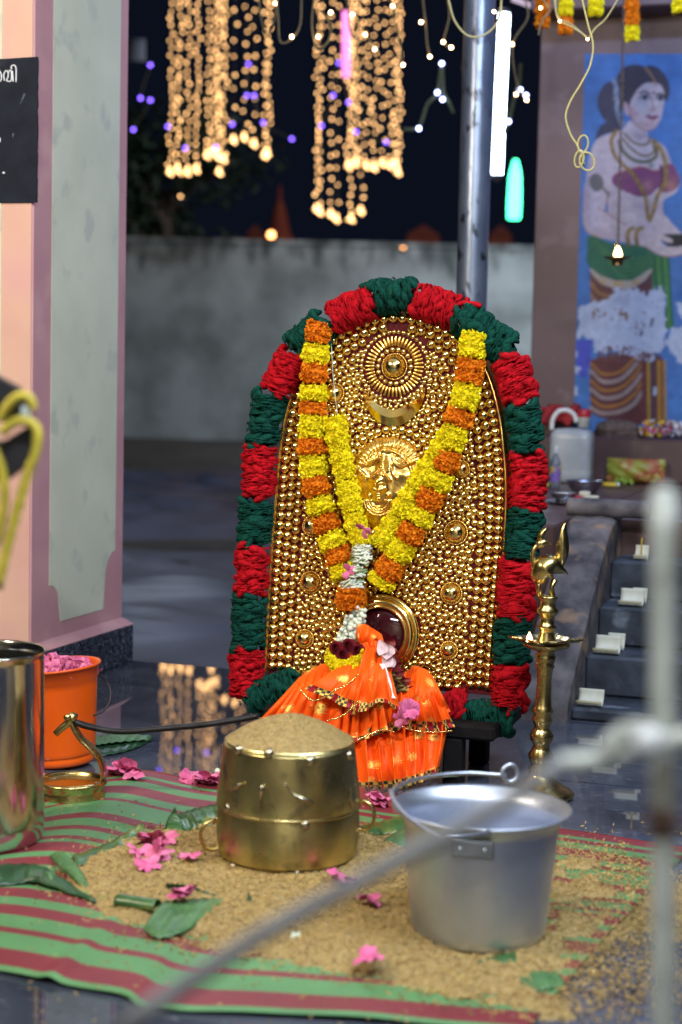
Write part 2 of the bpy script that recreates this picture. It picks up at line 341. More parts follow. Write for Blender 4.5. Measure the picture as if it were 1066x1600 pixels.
# steel column
root = thing('steel_column', 'round grey steel column rising behind the golden shield', 'column', PY(729, 745, 5.6)*[1, 1, 0]+[0, 0, .46])
c = np.array(root.location)
obj('column_shaft', tube([c+Zz*z for z in np.linspace(0, 3, 24)], .05, 32), mat('blotchy_steel_paint', (.22, .26, .34), (.12, .15, .22), 10, .3, .6, bump=.5, bscale=16, stretch=(1, 1, .5), c3=(.03, .035, .05)), root)
obj('base_plate', box(c+Zz*.008, (.16, .16, .012), AX, bev=.002), IRON, root, False)
# sanctum: raised verandah, steps, wall
MAR = mat('maroon_cement', (.085, .045, .045), (.055, .028, .030), 5, .42, bump=.2, bscale=20, c3=(.11, .065, .06), sscale=9)
san = thing('sanctum', 'brown plastered sanctum building with raised maroon verandah', 'building', W(5.6, 0, 0))
obj('verandah', box(W(5.66, -1.25, .23), (.64, 2.08, .458), AX, bev=.006), MAR, san, False)       # v -1.57..-.93
obj('verandah_deck', box(W(5.78, .55, .23), (2.95, 1.64, .46), AX, bev=.006), MAR, san, False)     # v -.93..2.03, u 4.96
obj('ledge', box(W(6.72, .25, .545), (3.45, .42, .168), AX, bev=.008), MAR, san, False)         # u 6.51..
BROWN = mat('brown_wall_paint', (.135, .080, .082), (.10, .058, .062), 3, .5, bump=.15, bscale=15, c3=(.155, .10, .105), sscale=7)
obj('wall', box(W(6.90, .28, 1.9), (3.5, .4, 2.9), AX, bev=.004), BROWN, san, False)                 # face u=6.70
obj('beam', box(W(6.60, .28, 2.40), (3.5, .2, .36), AX, bev=.006), BROWN, san, False)
if False: obj('pilaster', box(W(6.68, -1.40, 1.42), (.145, .05, 1.56), AX, bev=.004), BROWN, san, False)
# stone steps
STONE = mat('blue_grey_granite_steps', (.048, .062, .090), (.016, .022, .036), 12, .6, bump=.5, bscale=40, c3=(.14, .17, .22), sscale=11)
st = thing('stone_steps', 'dark blue granite steps climbing to the verandah', 'steps', W(4.3, .3, 0))
fr = [4.262, 4.44, 4.61, 4.78, 4.955]; hh = [.033, .14, .247, .354]
for i in range(4):
    obj('step', box(W((fr[i]+4.955)/2, .35, (hh[i]+(hh[i-1]+.0 if i else 0))/2), (2.31-.0*i, 4.955-fr[i], hh[i]-(hh[i-1] if i else 0)-.0005), AX, bev=.007), STONE, st, False)
# curved stone balustrade
prof = [(4.22, 0.0), (4.225, .055), (4.27, .10), (4.40, .20), (4.55, .31), (4.70, .41), (4.79, .455), (4.87, .472), (4.954, .475), (4.954, 0)]
pp = spline([(a, b) for a, b in prof[:-1]], 40)
P = [W(a, -.935, b) for a, b in pp]+[W(4.954, -.935, 0)]
root = thing('balustrade', 'weathered curved stone side wall left of the steps', 'balustrade', W(4.6, -.87, 0))
BAL = mat('weathered_carved_stone', (.15, .135, .145), (.035, .032, .042), 14, .75, bump=.9, bscale=30, c3=(.27, .17, .11), sscale=9)
n = len(P); nv = 14
def bal():
    rows = []
    for k, v in enumerate(np.linspace(-.935, -.805, nv)):
        e = min(k, nv-1-k); dz = [.014, .004, 0][min(e, 2)]
        rows.append([W(a, v, max(0, b-dz+(RNG.normal(0, .0012) if 0 < i else 0))) for i, (a, b) in enumerate(pp)])
    g = G().add(grid(np.array(rows)))
    for v in (-.935, -.805): g.add((np.array([W(a, v, max(0, b-.014)) for a, b in pp]+[W(4.954, v, 0)]), [np.arange(len(pp)+1)[None]]))
    return g
o = obj('ramp_slab', bal(), BAL, root); sharp(o, 50)
obj('scroll', tube([W(4.86, -.945+.0, .492)+Vv*t for t in np.linspace(0, .235, 14)], .026+RNG.normal(0, .0005, 14), 20), BAL, root)
# second balustrade is out of frame; porch roof and rear wall (they are what the brass and gold mirror)
PL = mat('whitewashed_plaster', (.62, .62, .56), (.55, .55, .50), 3, .8)
struct('ceiling', box(W(.9, -.6, 3.17), (7.5, 8.4, .14), AX), PL)
struct('wall_rear', box(W(-3.35, -.6, 1.4), (7.5, .2, 3.4), AX), mat('cream_rear_wall', (.50, .46, .36), (.42, .38, .30), 3, .8))
# ------------------------------------------------------------------ mural: a flat wall painting, painted on a fine vertex grid
def mural():
    sx, sy = 1.35, 1.35; X0, X1, Y0, Y1 = 896, 1150, 84, 682
    xs = np.arange(X0, X1, sx); ys = np.arange(Y0, Y1, sy); X, Y = np.meshgrid(xs, ys); H, Wd = X.shape; X = X+18-(Y-84)*.031
    def smooth(n, sc):
        a = RNG.normal(size=(int(H/sc)+3, int(Wd/sc)+3)); yi = np.linspace(0, a.shape[0]-1.01, H); xi = np.linspace(0, a.shape[1]-1.01, Wd)
        y0 = yi.astype(int); x0 = xi.astype(int); fy = (yi-y0)[:, None]; fx = (xi-x0)[None]; fy = fy*fy*(3-2*fy); fx = fx*fx*(3-2*fx)
        return (a[y0][:, x0]*(1-fy)*(1-fx)+a[y0+1][:, x0]*fy*(1-fx)+a[y0][:, x0+1]*(1-fy)*fx+a[y0+1][:, x0+1]*fy*fx)
    C = np.zeros((H, Wd, 3)); C[:] = sr(70, 125, 200)
    C *= (1+.10*smooth(0, 40)+.05*smooth(0, 8))[..., None]
    def inside(P, jit=0):
        P = np.asarray(P, float); x = X+((smooth(0, 2)*.5+smooth(0, 4)*.9+smooth(0, 9)*1.1)*jit if jit else 0); y = Y+((smooth(0, 2)*.6+smooth(0, 4)*1.1+smooth(0, 9)*1.2)*jit if jit else 0); r = np.zeros(X.shape, bool); j = len(P)-1
        for i in range(len(P)):
            xi, yi = P[i]; xj, yj = P[j]
            if yi != yj: r ^= ((yi > y) != (yj > y)) & (x < (xj-xi)*(y-yi)/(yj-yi)+xi)
            j = i
        return r
    def dist(P):
        d = np.full(X.shape, 1e9)
        for (a, b), (c, e) in zip(P[:-1], P[1:]):
            t = np.clip(((X-a)*(c-a)+(Y-b)*(e-b))/((c-a)**2+(e-b)**2+1e-9), 0, 1); d = np.minimum(d, np.hypot(X-a-t*(c-a), Y-b-t*(e-b)))
        return d
    def z7(P): return [(900+a/6.42, 80+b/6.42) for a, b in P]
    def z8(P): return [(900+a/6.42, 280+b/6.42) for a, b in P]
    def z4(P): return [(780+a/3.727, 380+b/3.727) for a, b in P]
    def fill(P, c, jit=0, s=True): 
        if s: P = spline(P, len(P)*6, True)
        m = inside(P, jit); C[m] = np.array(sr(*c)); return m
    def stroke(P, w, c, a=1.0):
        P = spline(P, len(P)*6); k = np.clip((w-dist(P))/1.2+.5, 0, 1)*a; C[:] = C*(1-k[..., None])+np.array(sr(*c))*k[..., None]
    def blob(cx, cy, rx, ry, c, a, m=None):
        k = a*np.exp(-(((X-cx)/rx)**2+((Y-cy)/ry)**2))
        if m is not None: k = k*m
        C[:] = C*(1-k[..., None])+np.array(sr(*c))*k[..., None]
    skin = (208, 194, 208)
    # body
    fill(z7([(370, 310), (290, 330), (230, 430), (220, 560), (260, 660), (300, 710), (240, 760), (200, 880), (300, 830), (430, 800), (450, 720), (420, 560), (395, 430)]), (62, 62, 92))
    mb = fill(z7([(430, 800), (490, 760), (540, 700), (640, 760), (720, 790), (730, 860), (860, 930), (920, 1010), (960, 1120), (1030, 1240), (1045, 1320), (1000, 1420), (880, 1500), (880, 1620), (960, 1720), (1100, 1860), (1250, 1960), (1240, 2080), (1100, 1920), (880, 1880), (800, 1960), (500, 1920), (200, 1860), (110, 1800), (80, 1700), (80, 1500), (100, 1250), (150, 1000), (220, 880), (330, 830)]), skin)
    blob(1000, 380, 20, 45, (158, 148, 178), .6, mb); blob(918, 300, 6, 60, (150, 140, 172), .6, mb); blob(962, 345, 10, 40, (150, 135, 160), .55, mb); blob(1000, 212, 14, 6, (150, 125, 145), .6, mb); blob(1010, 322, 26, 7, (150, 130, 150), .6, mb); blob(935, 368, 22, 8, (165, 140, 155), .5, mb); blob(975, 250, 16, 14, (222, 208, 214), .5, mb); blob(1045, 250, 8, 20, (165, 145, 165), .6, mb); blob(930, 330, 12, 45, (185, 180, 215), .5, mb); blob(985, 345, 30, 20, (225, 212, 215), .5, mb)
    stroke(z8([(220, 290), (300, 330), (400, 400), (500, 460)]), 1.4, (170, 120, 130), .7); stroke(z8([(330, 130), (310, 230), (300, 320)]), 2, (150, 110, 125), .7)
    stroke(z8([(90, 100), (80, 300), (85, 440), (120, 520), (250, 590)]), 1.5, (200, 165, 160), .8)
    fill(z8([(310, 240), (325, 250), (318, 330), (285, 310)]), (80, 125, 195), s=False)
    # hair, face
    fill(z7([(410, 290), (440, 210), (500, 155), (600, 130), (690, 150), (760, 142), (860, 195), (925, 300), (938, 420), (900, 510), (860, 400), (700, 340), (580, 460), (540, 560), (500, 520), (455, 600), (440, 720), (420, 500)]), (58, 52, 72))
    f = fill(z7([(700, 322), (780, 315), (850, 340), (885, 420), (882, 520), (868, 610), (840, 710), (790, 775), (720, 798), (640, 770), (575, 705), (535, 620), (545, 520), (590, 430), (640, 360)]), (205, 190, 202))
    fill(z7([(480, 520), (505, 510), (530, 560), (535, 640), (505, 640), (485, 590)]), (195, 165, 175))
    blob(990, 178, 7, 12, (175, 120, 130), .6, f); blob(1010, 195, 12, 8, (180, 130, 135), .6, f); blob(1001, 165, 7, 10, (180, 190, 215), .7, f); blob(1022, 158, 5, 6, (225, 215, 222), .6, f)
    stroke(z7([(540, 560), (560, 680), (640, 770), (720, 798), (790, 770), (840, 700)]), 1.2, (150, 90, 95), .7)
    stroke(z7([(640, 420), (690, 405), (740, 430)]), 1.5, (60, 45, 60)); stroke(z7([(800, 440), (850, 425), (890, 445)]), 1.4, (60, 45, 60))
    for cx, cy, r in ((695, 470, 52), (850, 475, 40)):
        fill(z7([(cx-r, cy+2), (cx-r*.4, cy-24), (cx+r*.5, cy-22), (cx+r, cy+4), (cx+r*.3, cy+24), (cx-r*.5, cy+22)]), (175, 180, 200)); fill(z7([(cx-18, cy-18), (cx+18, cy-18), (cx+18, cy+18), (cx-18, cy+18)]), (40, 38, 55))
        stroke(z7([(cx-r*1.25, cy+5), (cx-r*.4, cy-26), (cx+r*.5, cy-24), (cx+r, cy+4)]), 1.1, (45, 35, 50))
    stroke(z7([(765, 450), (770, 530), (790, 580), (770, 600), (735, 585)]), 1.3, (170, 125, 135), .8)
    fill(z7([(690, 645), (740, 640), (765, 648), (800, 640), (835, 655), (790, 690), (750, 690), (715, 668)]), (140, 75, 105)); blob(1018, 167, 1, 1, (120, 40, 60), 1)
    fill(z7([(765, 405), (790, 402), (795, 425), (775, 432)]), (110, 35, 60))
    stroke(z7([(700, 170), (750, 230), (790, 300), (795, 345)]), 1.4, (165, 125, 95)); stroke(z7([(385, 290), (410, 400), (412, 560), (440, 680), (490, 735)]), 3.4, (130, 152, 190), .85)
    for k in range(60):
        t = RNG.uniform(); p = z7([(385+80*t**2+RNG.normal(0, 12), 290+450*t)])[0]; blob(p[0], p[1], 1.5, 1.5, (205, 212, 225) if k % 2 else (70, 70, 95), .6)
    # ornaments
    bl = fill(z7([(390, 1235), (560, 1185), (640, 1160), (740, 1180), (800, 1200), (900, 1140), (975, 1140), (1040, 1270), (1035, 1340), (980, 1400), (880, 1420), (830, 1370), (750, 1440), (640, 1460), (520, 1420), (370, 1330)]), (135, 70, 120))
    blob(1012, 290, 8, 10, (185, 130, 140), .75, bl); blob(1050, 290, 9, 12, (190, 135, 125), .8, bl); stroke(z7([(400, 1230), (640, 1162), (800, 1200), (960, 1140)]), 1.2, (170, 75, 95)); stroke(z7([(850, 1150), (870, 1260), (850, 1390)]), 2, (95, 45, 90))
    for P_, w_ in (([(490, 830), (560, 900), (650, 940), (730, 920), (740, 860)], 1.8), ([(470, 880), (560, 980), (680, 1050), (780, 1010), (770, 900)], 1.8), ([(430, 900), (480, 1010), (580, 1090), (700, 1110), (800, 1060), (810, 940)], 2.8)):
        stroke(z7(P_), w_, (120, 105, 70)); 
    stroke(z7([(440, 930), (490, 1020), (590, 1085), (700, 1105), (790, 1060)]), 1.2, (60, 100, 80)); blob(1018, 258, 4, 4, (70, 105, 85), .9)
    stroke(z7([(400, 800), (355, 900), (380, 1020), (450, 1120), (560, 1220), (640, 1340), (700, 1480), (720, 1640), (735, 1690)]), 3.0, (150, 118, 62)); stroke(z7([(790, 900), (860, 1000), (900, 1160), (890, 1330), (820, 1450), (780, 1600), (740, 1700)]), 3.0, (152, 120, 58))
    for k in range(90):
        t = RNG.uniform(0, 1); P_ = spline(z7([(400, 800), (355, 900), (380, 1020), (450, 1120), (560, 1220), (640, 1340), (700, 1480), (735, 1690)]), 60)[int(t*59)]; blob(P_[0]+RNG.normal(0, 1.4), P_[1], 1.2, 1.2, (200, 165, 80) if k % 2 else (95, 75, 50), .7)
        P_ = spline(z7([(790, 900), (860, 1000), (900, 1160), (890, 1330), (820, 1450), (740, 1700)]), 60)[int(t*59)]; blob(P_[0]+RNG.normal(0, 1.4), P_[1], 1.2, 1.2, (205, 170, 80) if k % 2 else (95, 75, 50), .7)
    fill(z7([(140, 1260), (200, 1225), (260, 1260), (280, 1330), (240, 1400), (180, 1400), (140, 1340)]), (112, 110, 118)); stroke(z7([(270, 1370), (330, 1440)]), 2.2, (120, 112, 105))
    # green sash and drapes
    m = fill(z8([(140, 560), (330, 632), (500, 655), (690, 672), (780, 750), (765, 880), (700, 960), (560, 1012), (400, 1015), (250, 965), (130, 880), (108, 720)]), (40, 112, 88))
    for i in range(9):
        stroke(z8([(180+i*18, 620+i*26), (380+i*10, 760+i*26), (640, 800+i*16), (790, 700+i*24)]), 1.2, (30, 78, 66) if i % 2 else (92, 158, 88), .55)
    m = fill(z8([(770, 740), (860, 770), (940, 780), (950, 1000), (985, 1500), (890, 1500), (910, 1200), (740, 1120), (760, 900)]), (38, 120, 78), s=False)
    for i in range(5): stroke(z8([(790+i*34, 780), (800+i*36, 1000), (850+i*30, 1480)]), 1.2, (112, 168, 60) if i % 2 else (28, 85, 62), .7)
    fill(z8([(140, 885), (250, 968), (400, 1020), (560, 1016), (765, 890), (750, 960), (640, 1060), (540, 1100), (400, 1100), (250, 1050), (150, 950)]), (190, 178, 172), s=False)
    for cx in (260, 420, 600, 700): blob(900+cx/6.42, 280+1050/6.42, 6, 8, (190, 150, 80), .8, inside(z8([(140, 885), (400, 1020), (560, 1016), (765, 890), (750, 960), (540, 1100), (250, 1050)])))
    fill(z8([(140, 930), (250, 1050), (400, 1100), (560, 1100), (700, 1010), (760, 930), (770, 1130), (600, 1260), (300, 1270), (180, 1240), (150, 1100)]), (98, 55, 68), s=False)
    for i in range(5): stroke(z8([(150, 980+i*60), (230, 1090+i*50), (380, 1150+i*40)]), 2.4, (172, 128, 72) if i % 2 else (120, 75, 65), .8)
    m = fill(z4([(530, 680), (700, 640), (860, 660), (940, 650), (965, 700), (978, 1050), (820, 1060), (640, 1030), (535, 990), (528, 800)]), (108, 55, 58), s=False)
    for i, (yy, dd) in enumerate(((700, 60), (745, 60), (800, 55), (850, 50), (905, 45), (960, 30))):
        stroke(z4([(535, yy), (600, yy+dd), (700, yy+dd-10), (780, yy-20), (830, yy-90)]), 3.4 if i % 2 else 2.4, (190, 128, 55) if i % 2 == 0 else (178, 160, 158), .75)
        stroke(z4([(540, yy+26), (610, yy+dd+24), (720, yy+dd+10), (800, yy)]), 2.0, (82, 38, 55), .7)
    for xx, c_ in ((870, (192, 150, 55)), (905, (95, 50, 62)), (930, (190, 140, 50)), (962, (178, 135, 60)), (840, (115, 45, 60)), (888, (70, 50, 80))): stroke(z4([(xx, 690), (xx+4, 1050)]), 2.6, c_, .9)
    # hand, bowl
    fill(z8([(850, 560), (920, 548), (1300, 548), (1280, 700), (1066, 700), (940, 680), (840, 600)]), (26, 26, 38), s=False)
    fill(z8([(520, 480), (680, 512), (800, 540), (900, 570), (970, 610), (960, 640), (880, 620), (845, 600), (900, 670), (1000, 680), (1150, 660), (1150, 720), (1040, 760), (930, 775), (820, 750), (700, 680), (560, 650), (500, 600)]), (212, 196, 205))
    stroke(z8([(700, 680), (820, 750), (930, 778), (1060, 755)]), 1.1, (165, 120, 125), .8)
    for cx in (535, 620): stroke(z8([(cx+40, 490), (cx-5, 520), (cx-15, 590), (cx-5, 655)]), 3.2, (138, 112, 62)); stroke(z8([(cx+42, 492), (cx-3, 522), (cx-13, 590)]), 1.0, (195, 165, 85), .8)
    # peeled patches
    peel = (192, 204, 235)
    fill(z4([(460, 365), (560, 340), (620, 345), (650, 300), (700, 262), (790, 262), (850, 295), (900, 270), (945, 260), (985, 350), (960, 400), (972, 490), (950, 600), (905, 655), (860, 692), (760, 650), (700, 640), (620, 625), (560, 625), (545, 560), (455, 555)]), peel, 2.2, False)
    fill(z4([(1030, 360), (1080, 350), (1180, 380), (1150, 430), (1050, 420)]), peel, 2.2, False); fill(z4([(1010, 500), (1066, 490), (1250, 520), (1200, 680), (1066, 690), (1010, 640), (960, 600)]), peel, 2.5, False)
    fill(z4([(452, 562), (540, 562), (530, 700), (500, 790), (445, 750)]), (78, 88, 205), .8, False)
    reg = inside(z4([(540, 380), (730, 380), (850, 460), (860, 520), (620, 430), (540, 440)])); nz = smooth(0, 2.2)+.6*smooth(0, 6); mm = reg & (nz > .75); C[mm] = sr(135, 105, 80)
    reg = inside(z4([(600, 600), (780, 600), (900, 650), (860, 700), (560, 680)])); mm = reg & (nz > .1); C[mm] = sr(112, 75, 85)
    pe = inside(z4([(460, 365), (700, 262), (985, 350), (905, 655), (560, 625)])); mm = pe & (smooth(0, 3)+smooth(0, 8)*.5 > 2.3); C[mm] = sr(120, 105, 120)
    for cx, cy in ((822, 525), (895, 460), (915, 660), (912, 855), (450, 640), (455, 740), (452, 850)): fill(z4([(cx-10, cy-18), (cx+12, cy-12), (cx+8, cy+20), (cx-8, cy+16)]), (70, 75, 110) if cy in (525, 460, 660) else peel, 1.5)
    C *= (1+.05*smooth(0, 5)+.04*smooth(0, 2))[..., None]; C = np.clip(C, 0, 1)
    K = C.copy()
    for ax in (0, 1): K = (np.roll(K, 1, ax)+2*K+np.roll(K, -1, ax))/4
    C[1:-1, 1:-1] = K[1:-1, 1:-1]
    UM = 6.698; P = np.zeros((H, Wd, 3))
    for i in range(H):
        for j in range(Wd):
            P[i, j] = PUc(X[i, j], Y[i, j], UM)
    g = grid(P); return (g[0], [f[:, ::-1] for f in g[1]]), C.reshape(-1, 3)
gm, cm = mural()
o = obj('mural', gm, mat('wall_painting', (1, 1, 1), (.86, .88, .9), 30, .55, vcol=True, spec=.3), col=cm*.64)
tag(o, 'peeling wall painting of a jewelled woman holding a dark bowl', 'painting')
# ================================================================== GOLDEN SHIELD
A6 = math.radians(6); P0 = PUc(591, 1072, 3.58)
EX = Vv; EN = -U*math.cos(A6)+Zz*math.sin(A6); EZ = Zz*math.cos(A6)+U*math.sin(A6); SAX = np.array([EX, EZ, EN])
def SP(px, py, off=0.0):
    d = ray(px, py); return CAMP+d*((off+(P0-CAMP)@EN)/(d@EN))
def S2(px, py): q = SP(px, py)-P0; return np.array([q@EX, q@EZ])
def SW(s, t, off=0.0): return P0+EX*s+EZ*t+EN*off
MM = 3.75/2700
VEL = mat('maroon_velvet', (.10, .006, .012), (.05, .003, .007), 120, .75, spec=.2, bump=.3, bscale=300)
outl = [(418, 1054), (421, 980), (427, 880), (434, 790), (441, 710), (453, 640), (474, 582), (510, 533), (560, 501), (622, 489), (684, 503), (730, 536), (760, 585), (779, 650), (788, 730), (789, 800), (784, 890), (777, 980), (770, 1087)]
OUT = resample(spline([S2(x, y) for x, y in outl], 200), 150)
base_root = thing('golden_shield', 'tall arched maroon shield studded with golden beads, sun and crescent', 'shield', SW(0, 0, -.03))
def poly2(pts, off, th):
    P = [SW(a, b, off) for a, b in pts]; return prism(P[::-1], -EN*th)
obj('velvet_board', poly2(OUT, 0, .05), VEL, base_root, False)
CEN = np.array([OUT[:, 0].mean(), .34])
def inset(d):
    T = np.gradient(OUT, axis=0); T /= np.linalg.norm(T, axis=1)[:, None]; Nn = np.stack([T[:, 1], -T[:, 0]], 1)
    if ((CEN-OUT[60])@Nn[60]) < 0: Nn = -Nn
    return OUT+Nn*d
rows = []
for off, d in ((.004, .000), (.010, -.002), (.010, -.005), (.002, -.009), (-.02, -.014), (-.045, -.020), (-.05, -.024), (-.058, -.022)):
    q = inset(d+0.0); rows.append([SW(a, b, off+.0008*math.sin(i*.9)) for i, (a, b) in enumerate(q)])
obj('gold_rim', grid(np.array(rows)), GOLDP, base_root)
# ornaments
bead_mesh = sphere(1.0, 14, 6, 0, math.pi*.56)
Rb = np.array([EX, EZ, EN])
domes = [(617, 573, 17.5), (523, 615, 14), (722, 733, 11), (713, 832, 16), (706, 927, 14.5), (702, 1016, 12), (486, 910, 15), (477, 998, 12.5), (489, 822, 14)]
feat = []     # keep-out circles in local coords
def R_(px): return px*MM*1.02
for k, (x, y, r) in enumerate(domes):
    c = S2(x, y); r_ = R_(r)
    prof = [(r_*1.0, 0), (r_*.99, .25*r_), (r_*.9, .52*r_), (r_*.7, .78*r_), (r_*.42, .95*r_), (r_*.15, 1.02*r_), (1e-5, 1.03*r_)]
    g = lathe(spline(prof, 16), 36); g = (g[0]@Rb+SW(c[0], c[1], .002), g[1])
    d = obj('dome', g, GOLD, base_root)
    rr = r_*1.13; nb = int(2*math.pi*rr/.0042); a = np.linspace(0, 2*np.pi, nb, endpoint=False)
    obj('beaded_ring', G().add(inst(sphere(.0023, 8, 4), [SW(c[0]+rr*math.cos(t), c[1]+rr*math.sin(t), .003) for t in a])).add(tube([SW(c[0]+rr*math.cos(t), c[1]+rr*math.sin(t), .001) for t in np.linspace(0, 2*np.pi, 40, endpoint=False)], .0019, 6, closed=True)), GOLDP, d)
    feat.append((c, rr+.002))
sun = S2(617, 573); cres = S2(617, 590)
beads = []   # (s,t,r)
def ringbeads(c, rad, r, gap=1.12, a0=0, a1=2*math.pi, skip=None):
    n_ = max(3, int(abs(a1-a0)*rad/(2*r*gap)))
    for t in np.linspace(a0, a1, n_, endpoint=False): 
        p = (c[0]+rad*math.cos(t), c[1]+rad*math.sin(t)); beads.append((p[0], p[1], r*RNG.uniform(.96, 1.04)))
ringbeads(sun, R_(26.8), .0062, 1.02)
for a in np.linspace(0, 2*math.pi, 44, endpoint=False):      # sun rays: fluted bugle beads
    d = np.array([math.cos(a), math.sin(a)]); p = sun+d*R_(32); q = sun+d*R_(47.5)
    obj('sun_ray', tube([SW(*(p+(q-p)*t), .0035) for t in (0, .03, .1, .5, .9, .97, 1)], [.0012, .0026, .0031, .0033, .0031, .0026, .0012], 8, ridge=.12, cap=True), GOLDP, base_root)
SUNI = len(beads); ringbeads(sun, R_(54), .0056, 1.02); feat.append((sun, R_(48)))
# crescent
def crescent():
    outer, inner = [], []; 
    c1 = S2(618, 606); 
    for t in np.linspace(math.radians(183), math.radians(360), 46):
        f = (t-math.radians(183))/math.radians(177); wd = (math.sin(math.pi*f)+1e-4)**.75*R_(26)
        ro = R_(51)+.0*f; o_ = c1+ro*np.array([math.cos(t)*.98, math.sin(t)*1.18]); i_ = o_-wd*np.array([math.cos(t), math.sin(t)])
        outer.append(o_); inner.append(i_)
    rows = []
    for fr_, off in ((0, .001), (0.0, .009), (.5, .019), (1.0, .009), (1.0, .001)):
        rows.append([SW(*(o_+(i_-o_)*fr_), off) for o_, i_ in zip(outer, inner)])
    return rows, outer, inner
cr_rows, co_, ci_ = crescent()
c = obj('crescent', grid(np.array(cr_rows)), GOLD, base_root); sharp(c, 25)
if True:
    for q in resample(np.array(ci_), 40): obj
# face plaque: high relief built as a height field
def plaque():
    cx, cy, rx, ry = 607, 757, 63, 75; nu, nv = 190, 200
    a = np.linspace(-1, 1, nu); b = np.linspace(-1, 1, nv); Aq, Bq = np.meshgrid(a, b); X = cx+rx*Aq; Y = cy+ry*Bq; rr = np.hypot(Aq, Bq)
    zx = (X-540)*7.614; zy = (Y-670)*7.614
    h = .026*np.sqrt(np.clip(1-rr**2, 0, 1))
    ga = lambda x, y, sx, sy, an=0: np.exp(-((((zx-x)*math.cos(an)+(zy-y)*math.sin(an))/sx)**2+((-(zx-x)*math.sin(an)+(zy-y)*math.cos(an))/sy)**2))
    th = np.arctan2(Bq+.15, Aq); band = np.exp(-((rr-.86)/.10)**2)*(Bq < .05)
    h += .0035*band*(.5+.5*np.cos(th*46)); h += .0035*np.exp(-((rr-.70)/.035)**2)*(Bq < -.1); h -= .003*np.exp(-((rr-.76)/.02)**2)*(Bq < 0)
    def ring(x, y, r, w_, k): 
        d = np.hypot((zx-x), (zy-y)*1.15)
        return k*np.exp(-((d-r)/w_)**2)
    for x, y in ((350, 350), (700, 350)):
        h += ring(x, y, 62, 13, .0045)+ring(x, y, 34, 10, .0035)+.005*ga(x, y, 16, 16)
    def line(P, w_, k):
        P = spline(P, 24); d = np.full(X.shape, 1e9)
        for (x0, y0), (x1, y1) in zip(P[:-1], P[1:]):
            t = np.clip(((zx-x0)*(x1-x0)+(zy-y0)*(y1-y0))/((x1-x0)**2+(y1-y0)**2), 0, 1); d = np.minimum(d, np.hypot(zx-x0-t*(x1-x0), zy-y0-t*(y1-y0)))
        return k*np.exp(-(d/w_)**2)
    h += line([(240, 425), (330, 425), (400, 390), (440, 300)], 17, .006); h += line([(600, 330), (625, 410), (700, 455), (830, 400)], 17, .006)
    h += line([(110, 560), (150, 480), (230, 520), (290, 580)], 18, .005)+line([(120, 610), (200, 650), (280, 610)], 12, .003)+.006*ga(220, 560, 30, 30)
    h += .011*ga(490, 420, 55, 170)+.008*ga(510, 200, 40, 90)+line([(470, 130), (470, 280)], 9, .003)+line([(560, 130), (570, 280)], 9, .003)
    h += line([(590, 420), (600, 520), (650, 590)], 14, .004)
    for k in range(9): h += .0028*ga(500, 330+k*22, 40, 7)
    tri = (np.abs(zx-465) < (zy-430)*.62) & (zy > 440) & (zy < 560); h += np.where(tri, .0022*np.sin(zx*.19)*np.sin(zy*.21), 0)
    h += line([(350, 600), (400, 560), (460, 545), (530, 570), (570, 620)], 15, .006)
    # small face
    h += .013*ga(440, 700, 95, 150); h += .006*ga(440, 620, 55, 38)+.004*ga(385, 735, 32, 34)+.004*ga(495, 735, 32, 34)
    h += line([(440, 650), (438, 730)], 11, .006)+.004*ga(440, 745, 22, 14)-.0035*ga(385, 690, 24, 11)-.0035*ga(495, 690, 24, 11)+.003*ga(385, 692, 13, 7)+.003*ga(495, 692, 13, 7)
    h += line([(360, 668), (385, 655), (415, 668)], 7, .003)+line([(465, 668), (495, 655), (525, 668)], 7, .003)+.0035*ga(440, 785, 30, 7)+.0035*ga(440, 805, 24, 7)-.002*ga(440, 795, 30, 4)+.004*ga(440, 842, 28, 16)
    for s_ in (-1, 1): h += .006*ga(440+s_*115, 800, 20, 28)
    for k, r in enumerate((88, 122, 150, 185)): 
        d = np.hypot(zx-430, zy-850); an = np.arctan2(zy-850, zx-430); h += .0045*np.exp(-((d-r)/9)**2)*(zy > 850)*(1 if k % 2 == 0 else .6+.4*np.cos(an*60))
    h += .0035*ga(740, 560, 90, 60)+.0035*ga(700, 800, 80, 70)
    n1 = RNG.normal(size=X.shape); 
    for _ in range(3): n1 = (np.roll(n1, 1, 0)+np.roll(n1, -1, 0)+np.roll(n1, 1, 1)+np.roll(n1, -1, 1))/4
    h += .00025*n1
    keep = rr <= 1.0; P = np.zeros(X.shape+(3,))
    for i in range(nv):
        for j in range(nu):
            q = X[i, j], Y[i, j]
            if rr[i, j] > 1: f = 1/rr[i, j]; q = (cx+rx*Aq[i, j]*f, cy+ry*Bq[i, j]*f)
            P[i, j] = SP(q[0], q[1], .001)+EN*max(0, h[i, j] if rr[i, j] <= 1 else 0)
    V_, F_ = grid(P); return V_, [f[:, ::-1] for f in F_]
fc = obj('face_plaque', plaque(), GOLDP, base_root)
c0 = S2(607, 757); 
